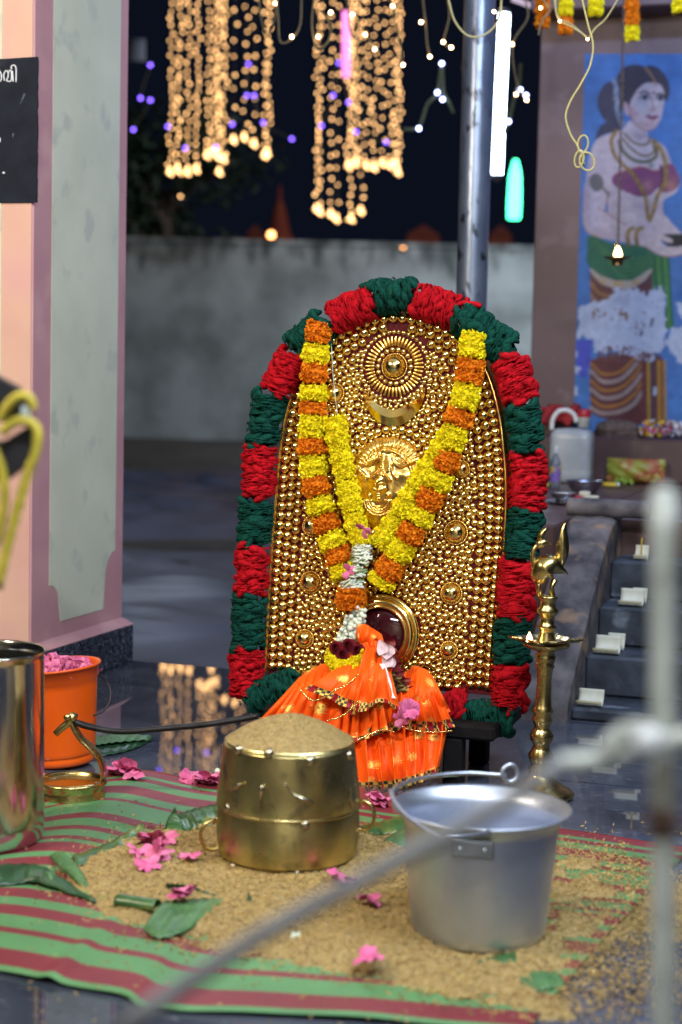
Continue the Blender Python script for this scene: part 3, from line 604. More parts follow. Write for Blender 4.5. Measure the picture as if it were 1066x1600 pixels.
# ring with dark glass
rc = S2(597, 990); rg = R_(49)
th = np.linspace(0, 2*np.pi, 72, endpoint=False)
gr = obj('gold_ring', G().add(tube([SW(rc[0]+rg*math.cos(t), rc[1]+rg*math.sin(t), .016) for t in th], .0085, 14, closed=True)).add(tube([SW(rc[0]+rg*.86*math.cos(t), rc[1]+rg*.86*math.sin(t), .020) for t in th], .004, 10, closed=True)).add(tube([SW(rc[0]+rg*1.16*math.cos(t), rc[1]+rg*1.16*math.sin(t), .006) for t in th], .007, 10, closed=True)), GOLD, base_root)
g = lathe([(rg*.84, 0), (rg*.7, .006), (rg*.4, .011), (1e-5, .013)], 48); obj('dark_glass', (g[0]@Rb+SW(rc[0], rc[1], .008), g[1]), mat('maroon_glass', (.045, .004, .008), (.03, .003, .006), 5, .06, coat=.5), gr)
feat.append((rc, rg*1.16+.007))
# rows of big beads along the outline
def alongoutline(d, r, gap):
    q = inset(d); L_ = np.linalg.norm(np.diff(q, axis=0), axis=1).sum(); n_ = int(L_/(2*r*gap)); q = resample(q, n_)
    for a, b in q[1:-1]:
        if b > .012: beads.append((a, b, r*RNG.uniform(.97, 1.03)))
alongoutline(.012, .0106, .98); alongoutline(.031, .0112, .98); alongoutline(.050, .0102, .98); alongoutline(.0215, .0040, 2.6); alongoutline(.0405, .0042, 2.6)
for b_, r in ((.012, .0098),):
    for a in np.arange(OUT[0, 0]+.03, OUT[-1, 0]-.02, .0205): beads.append((a, b_+(a-OUT[0, 0])*(-.0)+.0, r))
pf = spline([S2(x, y) for x, y in ((541, 757), (548, 715), (566, 690), (590, 676), (617, 671), (645, 678), (668, 702), (674, 757), (662, 800), (640, 828), (607, 838), (575, 828), (553, 800))], 160, True)
for a, b in resample(np.vstack([pf, pf[:1]]), 38)[:-1]: beads.append((a, b, .0098))
for q in resample(np.array(co_), 34):
    d = nrm(np.r_[q-S2(618, 600), 0])[:2]; beads.append((*(q+d*.0062), .0052))
for q in resample(np.array(ci_), 26)[3:-3]:
    d = nrm(np.r_[q-S2(618, 600), 0])[:2]; beads.append((*(q-d*.006), .0052))
for (c, r) in feat[:9]: ringbeads(c, r+.0060, .0056, 1.04)
# loose packed fill
def inpoly(P, x, y):
    r = False; j = len(P)-1
    for i in range(len(P)):
        if (P[i, 1] > y) != (P[j, 1] > y) and x < (P[j, 0]-P[i, 0])*(y-P[i, 1])/(P[j, 1]-P[i, 1])+P[i, 0]: r = not r
        j = i
    return r
inn = inset(.064); inn = inn[inn[:, 1] > -.05]
allb = np.array(beads)
# remove those overlapping earlier ones / features
crp = np.vstack([np.array(co_), np.array(ci_)[::-1]])
def ok(x, y, r, B):
    for (c, rr) in feat:
        if math.hypot(x-c[0], y-c[1]) < rr+r*.55: return False
    if math.hypot((x-c0[0])/(R_(61)), (y-c0[1])/(R_(73))) < 1.0+r/R_(60)*.6: return False
    if inpoly(crp, x, y): return False
    if len(B):
        d = np.hypot(B[:, 0]-x, B[:, 1]-y)-(B[:, 2]+r)*.80
        if d.min() < 0: return False
    return True
kept = np.zeros((0, 3))
for ib, bb in enumerate(beads):
    if ib < SUNI or ok(*bb, kept): kept = np.vstack([kept, bb])
for r_try, ntry in ((.0092, 900), (.0084, 4000), (.0076, 12000), (.0066, 20000), (.0056, 16000), (.0046, 14000), (.0036, 12000), (.0028, 9000)):
    for k in range(ntry):
        x, y = RNG.uniform(OUT[:, 0].min(), OUT[:, 0].max()), RNG.uniform(.02, OUT[:, 1].max())
        r = r_try*RNG.uniform(.95, 1.05)
        d = np.hypot(kept[:, 0]-x, kept[:, 1]-y)-(kept[:, 2]+r)*.80
        if d.min() < 0 or not inpoly(inn, x, y) or not ok(x, y, r, kept[:1]): continue
        kept = np.vstack([kept, (x, y, r)])
order = np.argsort(-kept[:, 2]); kept = kept[order]
me0 = None
for i in range(100):
    s_, t_, r_ = kept[i]
    if me0 is None:
        g = inst(bead_mesh, [SW(s_, t_, r_*.25)], r_, Rb); o = obj('gold_bead', g, GOLD, base_root)
        org = SW(s_, t_, r_*.25); o.location = Vector(org-wloc(base_root)); o.data.transform(Matrix.Translation(-Vector(org-wloc(base_root)))); me0 = o; r00 = r_
    else:
        o = me0.copy(); COL.objects.link(o); o.parent = base_root; o.location = Vector(SW(s_, t_, r_*.25)-wloc(base_root)); o.scale = (r_/r00,)*3
rest = kept[100:]
o = obj('small_gold_beads', inst(bead_mesh, [SW(a, b, r*.25) for a, b, r in rest], rest[:, 2], Rb), GOLD, base_root); o['kind'] = 'stuff'
# hook at the top of the shield
obj('top_loop', tube([SP(622+6*math.cos(t), 487-7*math.sin(t), .012) for t in np.linspace(-.3, 3.4, 14)], .0016, 6), GOLD, base_root)
# stool under the shield
st_ = thing('wooden_stool', 'low black wooden stool carrying the golden shield', 'stool', PH(640, 1180, 0))
sc = SW(.03, 0, -.02); sc = sc*[1, 1, 0]; BW = mat('black_wood', (.010, .009, .010), (.006, .005, .006), 20, .8, spec=.12, bump=.3)
obj('stool_top', box(sc+Zz*.118, (.52, .26, .032), AX, bev=.006), BW, st_, False)
for a in (-.20, .17):
    for b in (-.11, .11): obj('leg', box(sc+Vv*a+U*b+Zz*.051, (.04, .04, .102), AX, bev=.003), BW, st_, False)
# ================================================================== YARN GARLAND
YR = mat('red_wool_yarn', (.58, .005, .014), (.34, .003, .010), 150, .9, spec=.15, bump=.6, bscale=700)
YG = mat('green_wool_yarn', (.004, .072, .050), (.002, .040, .030), 150, .9, spec=.15, bump=.6, bscale=700)
yg = thing('yarn_garland', 'thick garland of red and dark green wool tufts around the shield', 'garland', SW(0, -.02, .02))
segs = [('g', (470, 1070), (395, 1092)), ('r', (384, 1088), (388, 1016)), ('g', (388, 1010), (391, 934)), ('r', (393, 928), (396, 856)), ('g', (398, 848), (401, 786)), ('r', (404, 778), (408, 702)),
        ('g', (411, 694), (422, 620)), ('r', (430, 612), (460, 556)), ('g', (463, 546), (507, 506)), ('r', (522, 498), (584, 470)), ('g', (588, 464), (648, 460)), ('r', (652, 468), (716, 488)),
        ('g', (722, 494), (800, 552)), ('r', (796, 562), (816, 626)), ('g', (818, 636), (826, 702)), ('r', (827, 708), (826, 792)), ('g', (824, 800), (817, 870)), ('r', (812, 876), (806, 962)),
        ('g', (803, 968), (802, 1036)), ('r', (800, 1040), (797, 1100)), ('g', (800, 1122), (735, 1124)), ('r', (728, 1108), (700, 1104))]
def yarn(a, b, big=1.0):
    g = G(); A_ = SP(*a, .012); B_ = SP(*b, .012); L_ = np.linalg.norm(B_-A_); T = (B_-A_)/L_; Wd = nrm(np.cross(T, EN)); R0 = .0265*big
    g.add(tube([A_-T*.004+(B_-A_+T*.008)*t for t in np.linspace(0, 1, 7)], [R0*.5, R0*.95, R0*1.1, R0*1.12, R0*1.1, R0*.95, R0*.5], 14))
    nr = max(4, int(round(L_/.0098)))
    for i in range(nr):
        c = A_+T*(L_*(i+.5)/nr)
        for k in range(5):
            a0 = -2.0+k*.72+RNG.normal(0, .28); span = RNG.uniform(.7, 1.35); slant = RNG.normal(0, .022); tw = RNG.uniform(-2.5, 2.5)
            ph = np.linspace(a0, a0+span, 9); lift = R0*(RNG.uniform(.92, 1.1)+RNG.uniform(.12, .36)*np.sin(np.linspace(0, math.pi, 9)))
            jitter = T*RNG.normal(0, .006)
            P = [c+jitter+T*slant*(j/8-.5)+(Wd*math.sin(p)+EN*math.cos(p))*l for j, (p, l) in enumerate(zip(ph, lift))]
            rad = (.0064+RNG.normal(0, .0011))*big*np.array([.45, .8, 1, 1.08, 1.1, 1.08, 1, .8, .4])
            g.add(tube(P, rad, 20, ridge=.2, twist=tw, up=EN))
    for k in range(int(5*nr)):   # loose strands
        c = A_+T*RNG.uniform(0, L_); p0 = RNG.uniform(-1.7, 1.7); P = []
        for j in range(7):
            p = p0+j*.22; P.append(c+T*(RNG.normal(0, .0015)+j*.001)+(Wd*math.sin(p)+EN*math.cos(p))*(R0*1.38+.007*math.sin(j/6*math.pi)+RNG.normal(0, .0008)))
        g.add(tube(P, .0011, 5))
    return g
for cl, a, b in segs:
    obj('red_tuft' if cl == 'r' else 'green_tuft', yarn(a, b, 1.0), YR if cl == 'r' else YG, yg)
obj('green_tuft', yarn((470, 536), (512, 520), .8), YG, yg)
obj('loose_yarn', tube([SP(x, y, .03) for x, y in spline([(705, 482), (720, 474), (737, 474), (752, 478)], 12)], .005, 10, ridge=.2, twist=3), YR, yg)
# ================================================================== MARIGOLDS
MY = mat('yellow_marigold', (.95, .86, .012), (.88, .74, .008), 90, .8, vcol=True, spec=.2); MO = mat('orange_marigold', (.90, .30, .006), (.72, .18, .004), 90, .8, vcol=True, spec=.2)
pet = None
def petal_patch(n=3):
    a = np.linspace(-1, 1, 4); b = np.linspace(0, 1, 4); P = np.array([[[x*.5*(.55+.75*math.sin(math.pi*min(1, y*.62+.12))), y, .25*x*x+.28*y*y+.07*math.cos(x*6)*y] for x in a] for y in b]); return grid(P)
PET = petal_patch()
def marigold(path, rad, n, off, seed=0, ends=(1, 1)):
    """fluffy band: path = 3D polyline of the band's axis"""
    g = G(); p = resample(path, 24); L_ = np.linalg.norm(np.diff(p, axis=0), axis=1).sum(); T = nrm(p[-1]-p[0])
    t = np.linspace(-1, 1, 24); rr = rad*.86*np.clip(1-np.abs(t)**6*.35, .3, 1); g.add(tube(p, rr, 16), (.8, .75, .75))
    m = int(n*1.9); ti = RNG.uniform(0, 1, m); ph = RNG.uniform(-2.3, 2.3, m); Wd = nrm(np.cross(T, EN)); N2 = nrm(np.cross(Wd, T)); 
    if N2@EN < 0: N2 = -N2
    pos = np.stack([np.interp(ti, np.linspace(0, 1, 24), p[:, k]) for k in range(3)], 1)
    lob = 1+.10*np.cos(ti*L_/.024*2*math.pi)+.08*np.sin(ph*2.5+ti*17)
    rad_ = rad*lob*np.clip(1-np.abs(ti*2-1)**6*.2, .5, 1)
    nor = Wd*np.sin(ph)[:, None]+N2*np.cos(ph)[:, None]; P = pos+nor*(rad_*.82)[:, None]+T*((ti-.5)*0)[:, None]
    R = np.zeros((m, 3, 3)); 
    for i in range(m):
        y = nrm(nor[i]+RNG.normal(0, .27, 3)+T*(ti[i]-.5)*.5); x = nrm(np.cross(y, RNG.normal(size=3))); z = np.cross(x, y); R[i] = np.array([x, y, z])
    s = RNG.uniform(.0036, .0062, m)*(rad/.031)**.5; sc3 = np.stack([s*RNG.uniform(.8, 1.2, m), s*1.15, s], 1)
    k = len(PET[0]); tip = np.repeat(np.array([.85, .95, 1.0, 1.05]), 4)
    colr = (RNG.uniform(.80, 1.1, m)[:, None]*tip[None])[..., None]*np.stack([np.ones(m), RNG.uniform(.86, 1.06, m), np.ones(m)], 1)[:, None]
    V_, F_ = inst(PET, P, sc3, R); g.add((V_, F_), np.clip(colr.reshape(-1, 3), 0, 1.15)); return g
def strand(root, pts, cuts, rad, off, dens=1.0):
    """pts: pixel axis; cuts: [(y0,y1,colour)...]"""
    q = spline(pts, 200); W3 = np.array([SP(x, y, off(i/199) if callable(off) else off) for i, (x, y) in enumerate(q)])
    for (ya, yb, c) in cuts:
        m = (q[:, 1] >= ya) & (q[:, 1] <= yb)
        if m.sum() < 3: continue
        P = W3[m]; L_ = np.linalg.norm(P[-1]-P[0]); n_ = int(dens*L_*rad*2*4.6/(.0068**2)*.95)
        obj('yellow_band' if c == 'y' else 'orange_band', marigold(P, rad*RNG.uniform(.95, 1.05), n_, 0), MY if c == 'y' else MO, root)
mo = thing('marigold_garland', 'long marigold garland striped yellow and orange, hung in a V over the shield', 'garland', SP(560, 900, .03))
lp = [(500, 500), (494, 540), (491, 585), (489, 640), (488, 700), (494, 760), (510, 820), (530, 868), (542, 905)]
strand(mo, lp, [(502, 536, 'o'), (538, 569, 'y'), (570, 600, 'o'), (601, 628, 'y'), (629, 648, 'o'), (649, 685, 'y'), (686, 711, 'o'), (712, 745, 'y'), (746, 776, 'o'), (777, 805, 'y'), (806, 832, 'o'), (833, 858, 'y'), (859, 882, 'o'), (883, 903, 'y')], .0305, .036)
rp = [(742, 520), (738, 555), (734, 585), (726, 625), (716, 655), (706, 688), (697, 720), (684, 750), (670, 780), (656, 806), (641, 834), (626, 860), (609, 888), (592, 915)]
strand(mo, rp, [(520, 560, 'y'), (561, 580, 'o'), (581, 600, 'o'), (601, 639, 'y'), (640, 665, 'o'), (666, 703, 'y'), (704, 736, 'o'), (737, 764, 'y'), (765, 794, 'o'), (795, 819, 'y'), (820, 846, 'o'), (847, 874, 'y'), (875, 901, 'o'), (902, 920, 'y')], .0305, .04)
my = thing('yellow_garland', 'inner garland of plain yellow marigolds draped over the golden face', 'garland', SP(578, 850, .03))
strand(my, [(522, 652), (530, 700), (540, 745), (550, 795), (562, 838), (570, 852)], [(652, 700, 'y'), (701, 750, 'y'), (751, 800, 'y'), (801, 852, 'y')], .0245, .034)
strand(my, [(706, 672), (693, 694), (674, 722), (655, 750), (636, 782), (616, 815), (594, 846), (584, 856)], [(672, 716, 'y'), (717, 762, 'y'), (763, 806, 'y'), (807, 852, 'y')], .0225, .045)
# tail of the garland: jasmine, marigold ball, buds, roses, crescent of marigold
JW = mat('jasmine_white', (.70, .74, .66), (.58, .64, .50), 120, .55, sub=.0); JG = mat('jasmine_stalk_green', (.30, .40, .18), (.22, .30, .12), 120, .6)
def jas(cx, cy, n, wpx, hpx):
    g = G()
    for k in range(n):
        x, y = cx+RNG.uniform(-wpx, wpx)*.55, cy+RNG.uniform(-hpx, hpx); a = RNG.normal(.25, .45); L_ = RNG.uniform(10, 17)
        p = SP(x-L_/2*math.cos(a), y+L_/2*math.sin(a), .05+RNG.uniform(-.006, .012)); q = SP(x+L_/2*math.cos(a), y-L_/2*math.sin(a), .05+RNG.uniform(-.006, .012))
        g.add(tube([p, p+(q-p)*.3+EN*.002, p+(q-p)*.7+EN*.003, q], [.0012, .0017, .0020, .0026], 6))
    return g
obj('jasmine_cluster', jas(566, 866, 90, 20, 14), JW, mo); obj('jasmine_cluster', jas(556, 893, 60, 18, 8), JW, mo); obj('jasmine_cluster', jas(550, 914, 60, 22, 6), JW, mo)
obj('jasmine_stalks', jas(560, 885, 34, 18, 28), JG, mo)
obj('orange_band', marigold([SP(549, y, .045) for y in (920, 930, 940, 952)], .033, 620, 0), MO, mo)
g = G()
for k in range(190):
    t = RNG.uniform()**.8; x = 562-20*t+np.clip(RNG.normal(0, 6+4*t), -15, 15); y = 948+54*t; g.add(inst(sphere(.0056, 10, 6), [SP(x, y, .05+RNG.uniform(-.014, .014))], RNG.uniform(.75, 1.1)))
obj('jasmine_buds', g, JW, mo)
ROSE = mat('dark_red_rose', (.17, .004, .015), (.08, .002, .010), 90, .7, spec=.2)
def rose(c, r, n=22):
    g = G()
    for i in range(n):
        f = i/n; a = i*2.4; rr_ = r*(.12+.8*f); tilt = .2+f*1.0
        aa = np.linspace(-1, 1, 7)*(1.15-.3*f); bb = np.linspace(0, 1, 5)
        P = [[c+EN*(r*.9*(1-.6*f)*(.2+b)*math.cos(tilt*b))+(EX*math.cos(a+x)+EZ*math.sin(a+x))*(rr_*(.35+.75*b*math.sin(tilt+.4))+.0008*math.sin(x*9)) for x in aa] for b in bb]; g.add(grid(np.array(P)))
    return g
for x, y in ((526, 1012), (545, 1008), (560, 1016), (536, 1022)): obj('rose', rose(SP(x, y, .098), .017), ROSE, mo)
ar = [SP(x, y, .10) for x, y in spline([(512, 1024), (520, 1036), (538, 1042), (556, 1037), (568, 1024)], 16)]
obj('yellow_band', marigold(ar, .016, 520, 0), MY, mo)
for a, b in (((517, 520), (528, 655)), ((500, 500), (519, 508))):
    obj('garland_string', tube([SP(*a, .02), SP((a[0]+b[0])/2-2, (a[1]+b[1])/2, .02), SP(*b, .03)], .0007, 5), JW, mo)
obj('garland_string', tube([SP(x, y, .03) for x, y in ((742, 524), (738, 512), (745, 506), (752, 512))], .0012, 5), mat('grey_string', (.4, .42, .4), (.3, .3, .3), 90, .8), mo)
# ================================================================== SILK SAREE
def silk():
    m = bpy.data.materials.new('orange_silk_brocade'); m.use_nodes = True; nt = m.node_tree; N = nt.nodes; L = nt.links; B = N['Principled BSDF']
    uvn = N.new('ShaderNodeUVMap'); uvn.uv_map = 'UVMap'; sx = N.new('ShaderNodeSeparateXYZ'); L.new(uvn.outputs[0], sx.inputs[0])
    def math_(op, a, b=None, c=None):
        n_ = N.new('ShaderNodeMath'); n_.operation = op
        for i, v in enumerate((a, b, c)):
            if v is None: continue
            if isinstance(v, (int, float)): n_.inputs[i].default_value = v
            else: L.new(v, n_.inputs[i])
        return n_.outputs[0]
    # butta motifs
    vo = N.new('ShaderNodeTexVoronoi'); vo.inputs['Scale'].default_value = 3.6; vo.inputs['Randomness'].default_value = .35; L.new(uvn.outputs[0], vo.inputs['Vector'])
    nz = N.new('ShaderNodeTexNoise'); nz.inputs['Scale'].default_value = 70; L.new(uvn.outputs[0], nz.inputs['Vector'])
    mot = math_('LESS_THAN', math_('ADD', vo.outputs['Distance'], math_('MULTIPLY', math_('SUBTRACT', nz.outputs[0], .5), .6)), .23)
    bord = math_('GREATER_THAN', sx.outputs[1], .86)
    ck = N.new('ShaderNodeTexChecker'); ck.inputs['Scale'].default_value = 1; mp = N.new('ShaderNodeMapping'); mp.inputs['Scale'].default_value = (42, 22, 1); L.new(uvn.outputs[0], mp.inputs[0]); L.new(mp.outputs[0], ck.inputs['Vector'])
    mix = lambda f, a, b: (lambda n_: (L.new(f, n_.inputs[0]), (L.new(a, n_.inputs[6]) if not isinstance(a, tuple) else setattr(n_.inputs[6], 'default_value', (*a, 1))), (L.new(b, n_.inputs[7]) if not isinstance(b, tuple) else setattr(n_.inputs[7], 'default_value', (*b, 1))), n_.outputs[2])[-1])(N.new('ShaderNodeMix'))
    def mixc(f, a, b):
        n_ = N.new('ShaderNodeMix'); n_.data_type = 'RGBA'; L.new(f, n_.inputs[0])
        for k, v in ((6, a), (7, b)):
            if isinstance(v, tuple): n_.inputs[k].default_value = (*v, 1)
            else: L.new(v, n_.inputs[k])
        return n_.outputs[2]
    body = mixc(mot, (.95, .115, .006), (.95, .62, .14))
    bc = mixc(ck.outputs[1], (.02, .05, .03), (.80, .48, .10))
    # some border blocks are red
    b3 = math_('GREATER_THAN', math_('FRACT', math_('MULTIPLY', sx.outputs[0], 7.0)), .72); bc2 = mixc(b3, bc, (.30, .01, .02))
    L.new(mixc(bord, body, bc2), B.inputs['Base Color'])
    met = math_('MULTIPLY', math_('MAXIMUM', mot, math_('MULTIPLY', bord, ck.outputs[1])), .5); L.new(met, B.inputs['Metallic'])
    B.inputs['Roughness'].default_value = .50; B.inputs['Specular IOR Level'].default_value = .25
    bm = N.new('ShaderNodeBump'); bm.inputs['Strength'].default_value = .8; bm.inputs['Distance'].default_value = .003
    n2 = N.new('ShaderNodeTexNoise'); n2.inputs['Scale'].default_value = 22; n2.inputs['Detail'].default_value = 6; mp2 = N.new('ShaderNodeMapping'); mp2.inputs['Scale'].default_value = (1.6, .22, 1); L.new(uvn.outputs[0], mp2.inputs[0]); L.new(mp2.outputs[0], n2.inputs['Vector']); L.new(n2.outputs[0], bm.inputs['Height']); L.new(bm.outputs[0], B.inputs['Normal'])
    return m
SILK = silk()
sar = thing('silk_saree', 'pleated orange silk cloth with gold border tied below the shield ring', 'cloth', PUc(620, 1235, 3.40))
def cloth(top, bot, offt, offb, nple, amp, uvs, seed, nu=150, nv=60, bulge=.02, gather=.3):
    """sheet from a top pixel curve to a bottom pixel curve, in front of the shield plane (u = 3.58 - offset)"""
    rg_ = np.random.default_rng(seed); tp = spline(top, nu); bt = spline(bot, nu); P = np.zeros((nu, nv, 3)); UVc = np.zeros((nu, nv, 2))
    ph = rg_.uniform(0, 6, 6); xs = np.linspace(0, 1, nu); wx = xs+.03*np.sin(xs*9+ph[0])+.012*np.sin(xs*23+ph[1])
    for i in range(nu):
        for j in range(nv):
            f = j/(nv-1); px = tp[i, 0]*(1-f)+bt[i, 0]*f; py = tp[i, 1]*(1-f)+bt[i, 1]*f
            a = amp*(gather+(1-gather)*f)
            s_ = math.sin(wx[i]*nple*2*math.pi+ph[2]+.9*math.sin(f*2.2+xs[i]*3)); s2 = math.sin(wx[i]*nple*5.1+ph[3]+f*1.5)
            rip = a*(math.copysign(abs(s_)**.7, s_)+.3*s2)
            px += a/MM*.5*math.cos(wx[i]*nple*2*math.pi+ph[2])
            off = offt+(offb-offt)*f**.8+bulge*math.sin(math.pi*min(1, f*1.1))+rip+.004*math.sin(f*9+xs[i]*14+ph[4])
            P[i, j] = PUc(px, py, 3.58-off); UVc[i, j] = (uvs[0]+xs[i]*uvs[1], uvs[2]+f*uvs[3])
    return grid(P), UVc.reshape(-1, 2)
def addcloth(name, *a, **k):
    g, uv = cloth(*a, **k); o = obj(name, g, SILK, sar, uv=uv)
    s = o.modifiers.new('thick', 'SOLIDIFY'); s.thickness = .0012; return o
# lower pleated skirt, hangs in front of the stool
addcloth('pleated_skirt', [(420, 1120), (480, 1118), (555, 1128), (610, 1120), (660, 1118), (703, 1128)], [(450, 1222), (510, 1232), (565, 1237), (620, 1234), (660, 1222), (688, 1208)], .10, .185, 11, .015, (0, 1.9, 0, 1.0), 3, bulge=.01, gather=.7)
# left swag with its own border edge
addcloth('left_swag', [(585, 1022), (566, 1018), (540, 1026), (508, 1036), (484, 1046), (466, 1060)], [(604, 1142), (560, 1158), (520, 1160), (480, 1150), (440, 1140), (404, 1124)], .04, .15, 11, .009, (0, 1.1, .1, .8), 5, bulge=.03)
addcloth('right_swag', [(612, 1030), (622, 1040), (634, 1050), (645, 1042), (655, 1042), (668, 1050)], [(556, 1160), (598, 1146), (632, 1140), (664, 1142), (690, 1144), (708, 1136)], .05, .14, 9, .010, (1.3, 1.0, .1, .9), 8, bulge=.035)
addcloth('shoulder_fold', [(588, 1024), (575, 1024), (560, 1026), (545, 1032)], [(582, 1106), (560, 1112), (530, 1100), (478, 1076)], .065, .17, 3, .006, (2.6, .7, .12, .88), 11, bulge=.02)
addcloth('centre_fold', [(570, 1010), (580, 1008), (592, 1012), (604, 1022)], [(545, 1120), (572, 1108), (598, 1098), (625, 1112)], .075, .165, 3, .006, (3.4, .6, .12, .80), 13, bulge=.02)
addcloth('side_puff', [(642, 1060), (650, 1046), (664, 1046), (676, 1056)], [(640, 1110), (660, 1118), (685, 1122), (706, 1112)], .07, .12, 2, .005, (4.4, .5, .12, .74), 17, bulge=.035)
# knotted bunch above
addcloth('knot', [(556, 990), (566, 980), (582, 982), (596, 992)], [(576, 1042), (588, 1046), (598, 1046), (610, 1038)], .05, .08, 3, .006, (5.1, .5, .1, .7), 19, bulge=.02)
addcloth('knot_loop', [(557, 984), (562, 976), (576, 978), (586, 990)], [(562, 1012), (572, 1016), (584, 1014), (594, 1004)], .065, .075, 2, .004, (6.1, .4, .1, .6), 23, bulge=.015)
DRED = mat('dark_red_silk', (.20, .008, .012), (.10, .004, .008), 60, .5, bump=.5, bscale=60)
def frill(pts, off0, off1, wpx, mt, name, n=40):
    q = spline(pts, n); P = []
    for i, (x, y) in enumerate(q):
        t = i/(n-1); P.append([PUc(x+wpx*(k-1.5)*.5+3*math.sin(i*1.1), y+3*math.cos(i*1.3+k), 3.58-(off0+(off1-off0)*t+.004*math.sin(i*1.7+k))) for k in range(4)])
    o = obj(name, grid(np.array(P)), mt, sar); return o
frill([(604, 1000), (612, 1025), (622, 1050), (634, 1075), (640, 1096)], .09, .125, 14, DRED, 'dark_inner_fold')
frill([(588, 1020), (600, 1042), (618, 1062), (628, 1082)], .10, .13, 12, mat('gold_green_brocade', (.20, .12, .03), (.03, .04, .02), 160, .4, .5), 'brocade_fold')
# gold bead trim along hems
def trim(pts, off0, off1, n):
    q = resample(spline(pts, 120), n); return inst(sphere(.0021, 8, 4), [PUc(x, y, 3.58-(off0+(off1-off0)*i/(n-1))) for i, (x, y) in enumerate(q)])
for pts, a, b, n_ in (([(512, 1126), (532, 1120), (548, 1108), (560, 1096)], .19, .175, 34), ([(560, 1156), (582, 1146), (600, 1140), (616, 1144)], .175, .16, 36), ([(624, 1134), (650, 1142), (680, 1144), (706, 1142)], .158, .14, 52), ([(470, 1078), (486, 1094), (506, 1090), (524, 1078)], .178, .18, 38), ([(524, 1078), (545, 1068), (560, 1054)], .185, .15, 26)):
    obj('bead_trim', trim(pts, a, b, n_), GOLD, sar)
# white petals / ribbon at the knot
PWT = mat('pale_pink_petal', (.72, .55, .60), (.62, .42, .48), 70, .6); PNK = mat('oleander_pink', (.72, .17, .36), (.58, .10, .26), 60, .7, spec=.2); PNK2 = mat('pale_oleander', (.74, .22, .40), (.62, .14, .30), 60, .7, spec=.2)
def petalmesh(c, x, y, z, L_, w_, curl, ruf=.12, na=6, nb=7):
    P = []
    for b in np.linspace(0, 1, nb):
        wd = w_*(.25+1.0*math.sin(math.pi*min(1, b*.72+.05)))
        P.append([c+x*(a*wd*.5)+y*(L_*b*math.cos(curl*b*.6))+z*(L_*math.sin(curl*b)*b*.55+w_*ruf*math.sin(a*5+b*4)+.18*w_*a*a) for a in np.linspace(-1, 1, na)])
    return grid(np.array(P))
fl = thing('pale_flower', 'pale pink wilted flower with a hanging white ribbon on the orange knot', 'flower', PUc(606, 1040, 3.46))
for (x, y, dx, dy, L_, w_) in ((594, 1000, .5, -1, .034, .02), (600, 1006, .7, -.8, .036, .024), (604, 1012, .3, -1, .045, .02), (612, 1022, .1, -1, .03, .018)):
    c = PUc(x, y, 3.58-.115); yv = nrm(EX*dx+EZ*dy); obj('petal', petalmesh(c, nrm(np.cross(yv, EN)), yv, EN, L_, w_, .7), PWT, fl)
q = spline([(597, 1037), (604, 1052), (608, 1068), (610, 1080), (616, 1091)], 16)
P = [[PUc(x+s_*(2.5+1.5*abs(math.cos(i*.35))), y, 3.58-.135-.03*i/15) for s_ in (-1, 0, 1)] for i, (x, y) in enumerate(q)]
obj('ribbon', grid(np.array(P)), mat('white_ribbon', (.75, .75, .80), (.65, .66, .72), 30, .5), fl)
# ================================================================== FLOWER BUILDER
def flower(name, c, r, n, label, group, m=None, nlay=1, up=(0, 0, 1), hue=None):
    c = np.asarray(c, float); t = thing(name, label, 'flower', c, group); F = frame(nrm(np.array(up)+RNG.normal(0, .25, 3)))
    for l in range(nlay):
        for k in range(n):
            a = 2*math.pi*k/n+RNG.normal(0, .22)+l*.6; yv = F[0]*math.cos(a)+F[1]*math.sin(a); xv = np.cross(F[2], yv); el = RNG.uniform(.15, .75)+l*.45
            yv2 = nrm(yv*math.cos(el)+F[2]*math.sin(el)); zv = np.cross(xv, yv2)
            o = obj('petal', petalmesh(c+F[2]*.002, xv, yv2, zv, r*RNG.uniform(.8, 1.15), r*RNG.uniform(.65, .95), RNG.uniform(.2, 1.1)), m or (PNK if RNG.uniform() < .6 else PNK2), t)
    return t
fgr = 'loose pink oleander flowers'
GZ = {}
# ================================================================== VESSELS
def put(VF, c, R=None):
    V_ = VF[0] if R is None else VF[0]@R
    return V_+np.asarray(c), VF[1]
def lean(axis):      # rows = local axes, z along axis
    z = nrm(axis); x = nrm(np.cross([0, 1, 0], z)); return np.array([x, np.cross(z, x), z])
# heap height used by things standing in the grain
def heap_h(x, y): 
    p = np.array([x, y, 0]); a = p@Vv; b = p@U
    return 0.012
# ---- brass grain measure
pb = PH(449, 1347, .012); prt = PY(449, 1155, pb[1]+.0); PR = 2.0
s_ = pb[1]/FPX*1.005
pot = thing('brass_pot', 'barrel shaped brass measuring pot heaped with grain, studs and ring handles', 'pot', pb)
Hh = prt[2]-pb[2]
def br(r): return r*s_
prof = [(0, .004), (br(95), .0), (br(100), .004), (br(104), .018)]
for k in range(26):
    f = k/25; z = .02+f*(Hh*.46-.02); r = 104+8.5*math.sin(math.pi*min(1, f*.55+.18)); prof += [(br(r)-.0008, z), (br(r)+.0008, z+.002)]
z0 = Hh*.47; prof += [(br(113.5), z0), (br(114.5), z0+.002), (br(113), z0+.004)]
for k in range(30):
    f = k/29; z = z0+.006+f*(Hh*.96-z0-.006); r = 113-10.5*f**1.35; prof += [(br(r)-.0006, z), (br(r)+.0006, z+.0018)]
prof += [(br(102.5), Hh*.965), (br(102.5), Hh), (br(101), Hh+.001), (br(97), Hh-.001), (br(97), Hh-.04), (0, Hh-.04)]
obj('body', put(lathe(prof, 96), pb), BRASS, pot)
rotz = lambda a: np.array([math.cos(a), math.sin(a), 0])
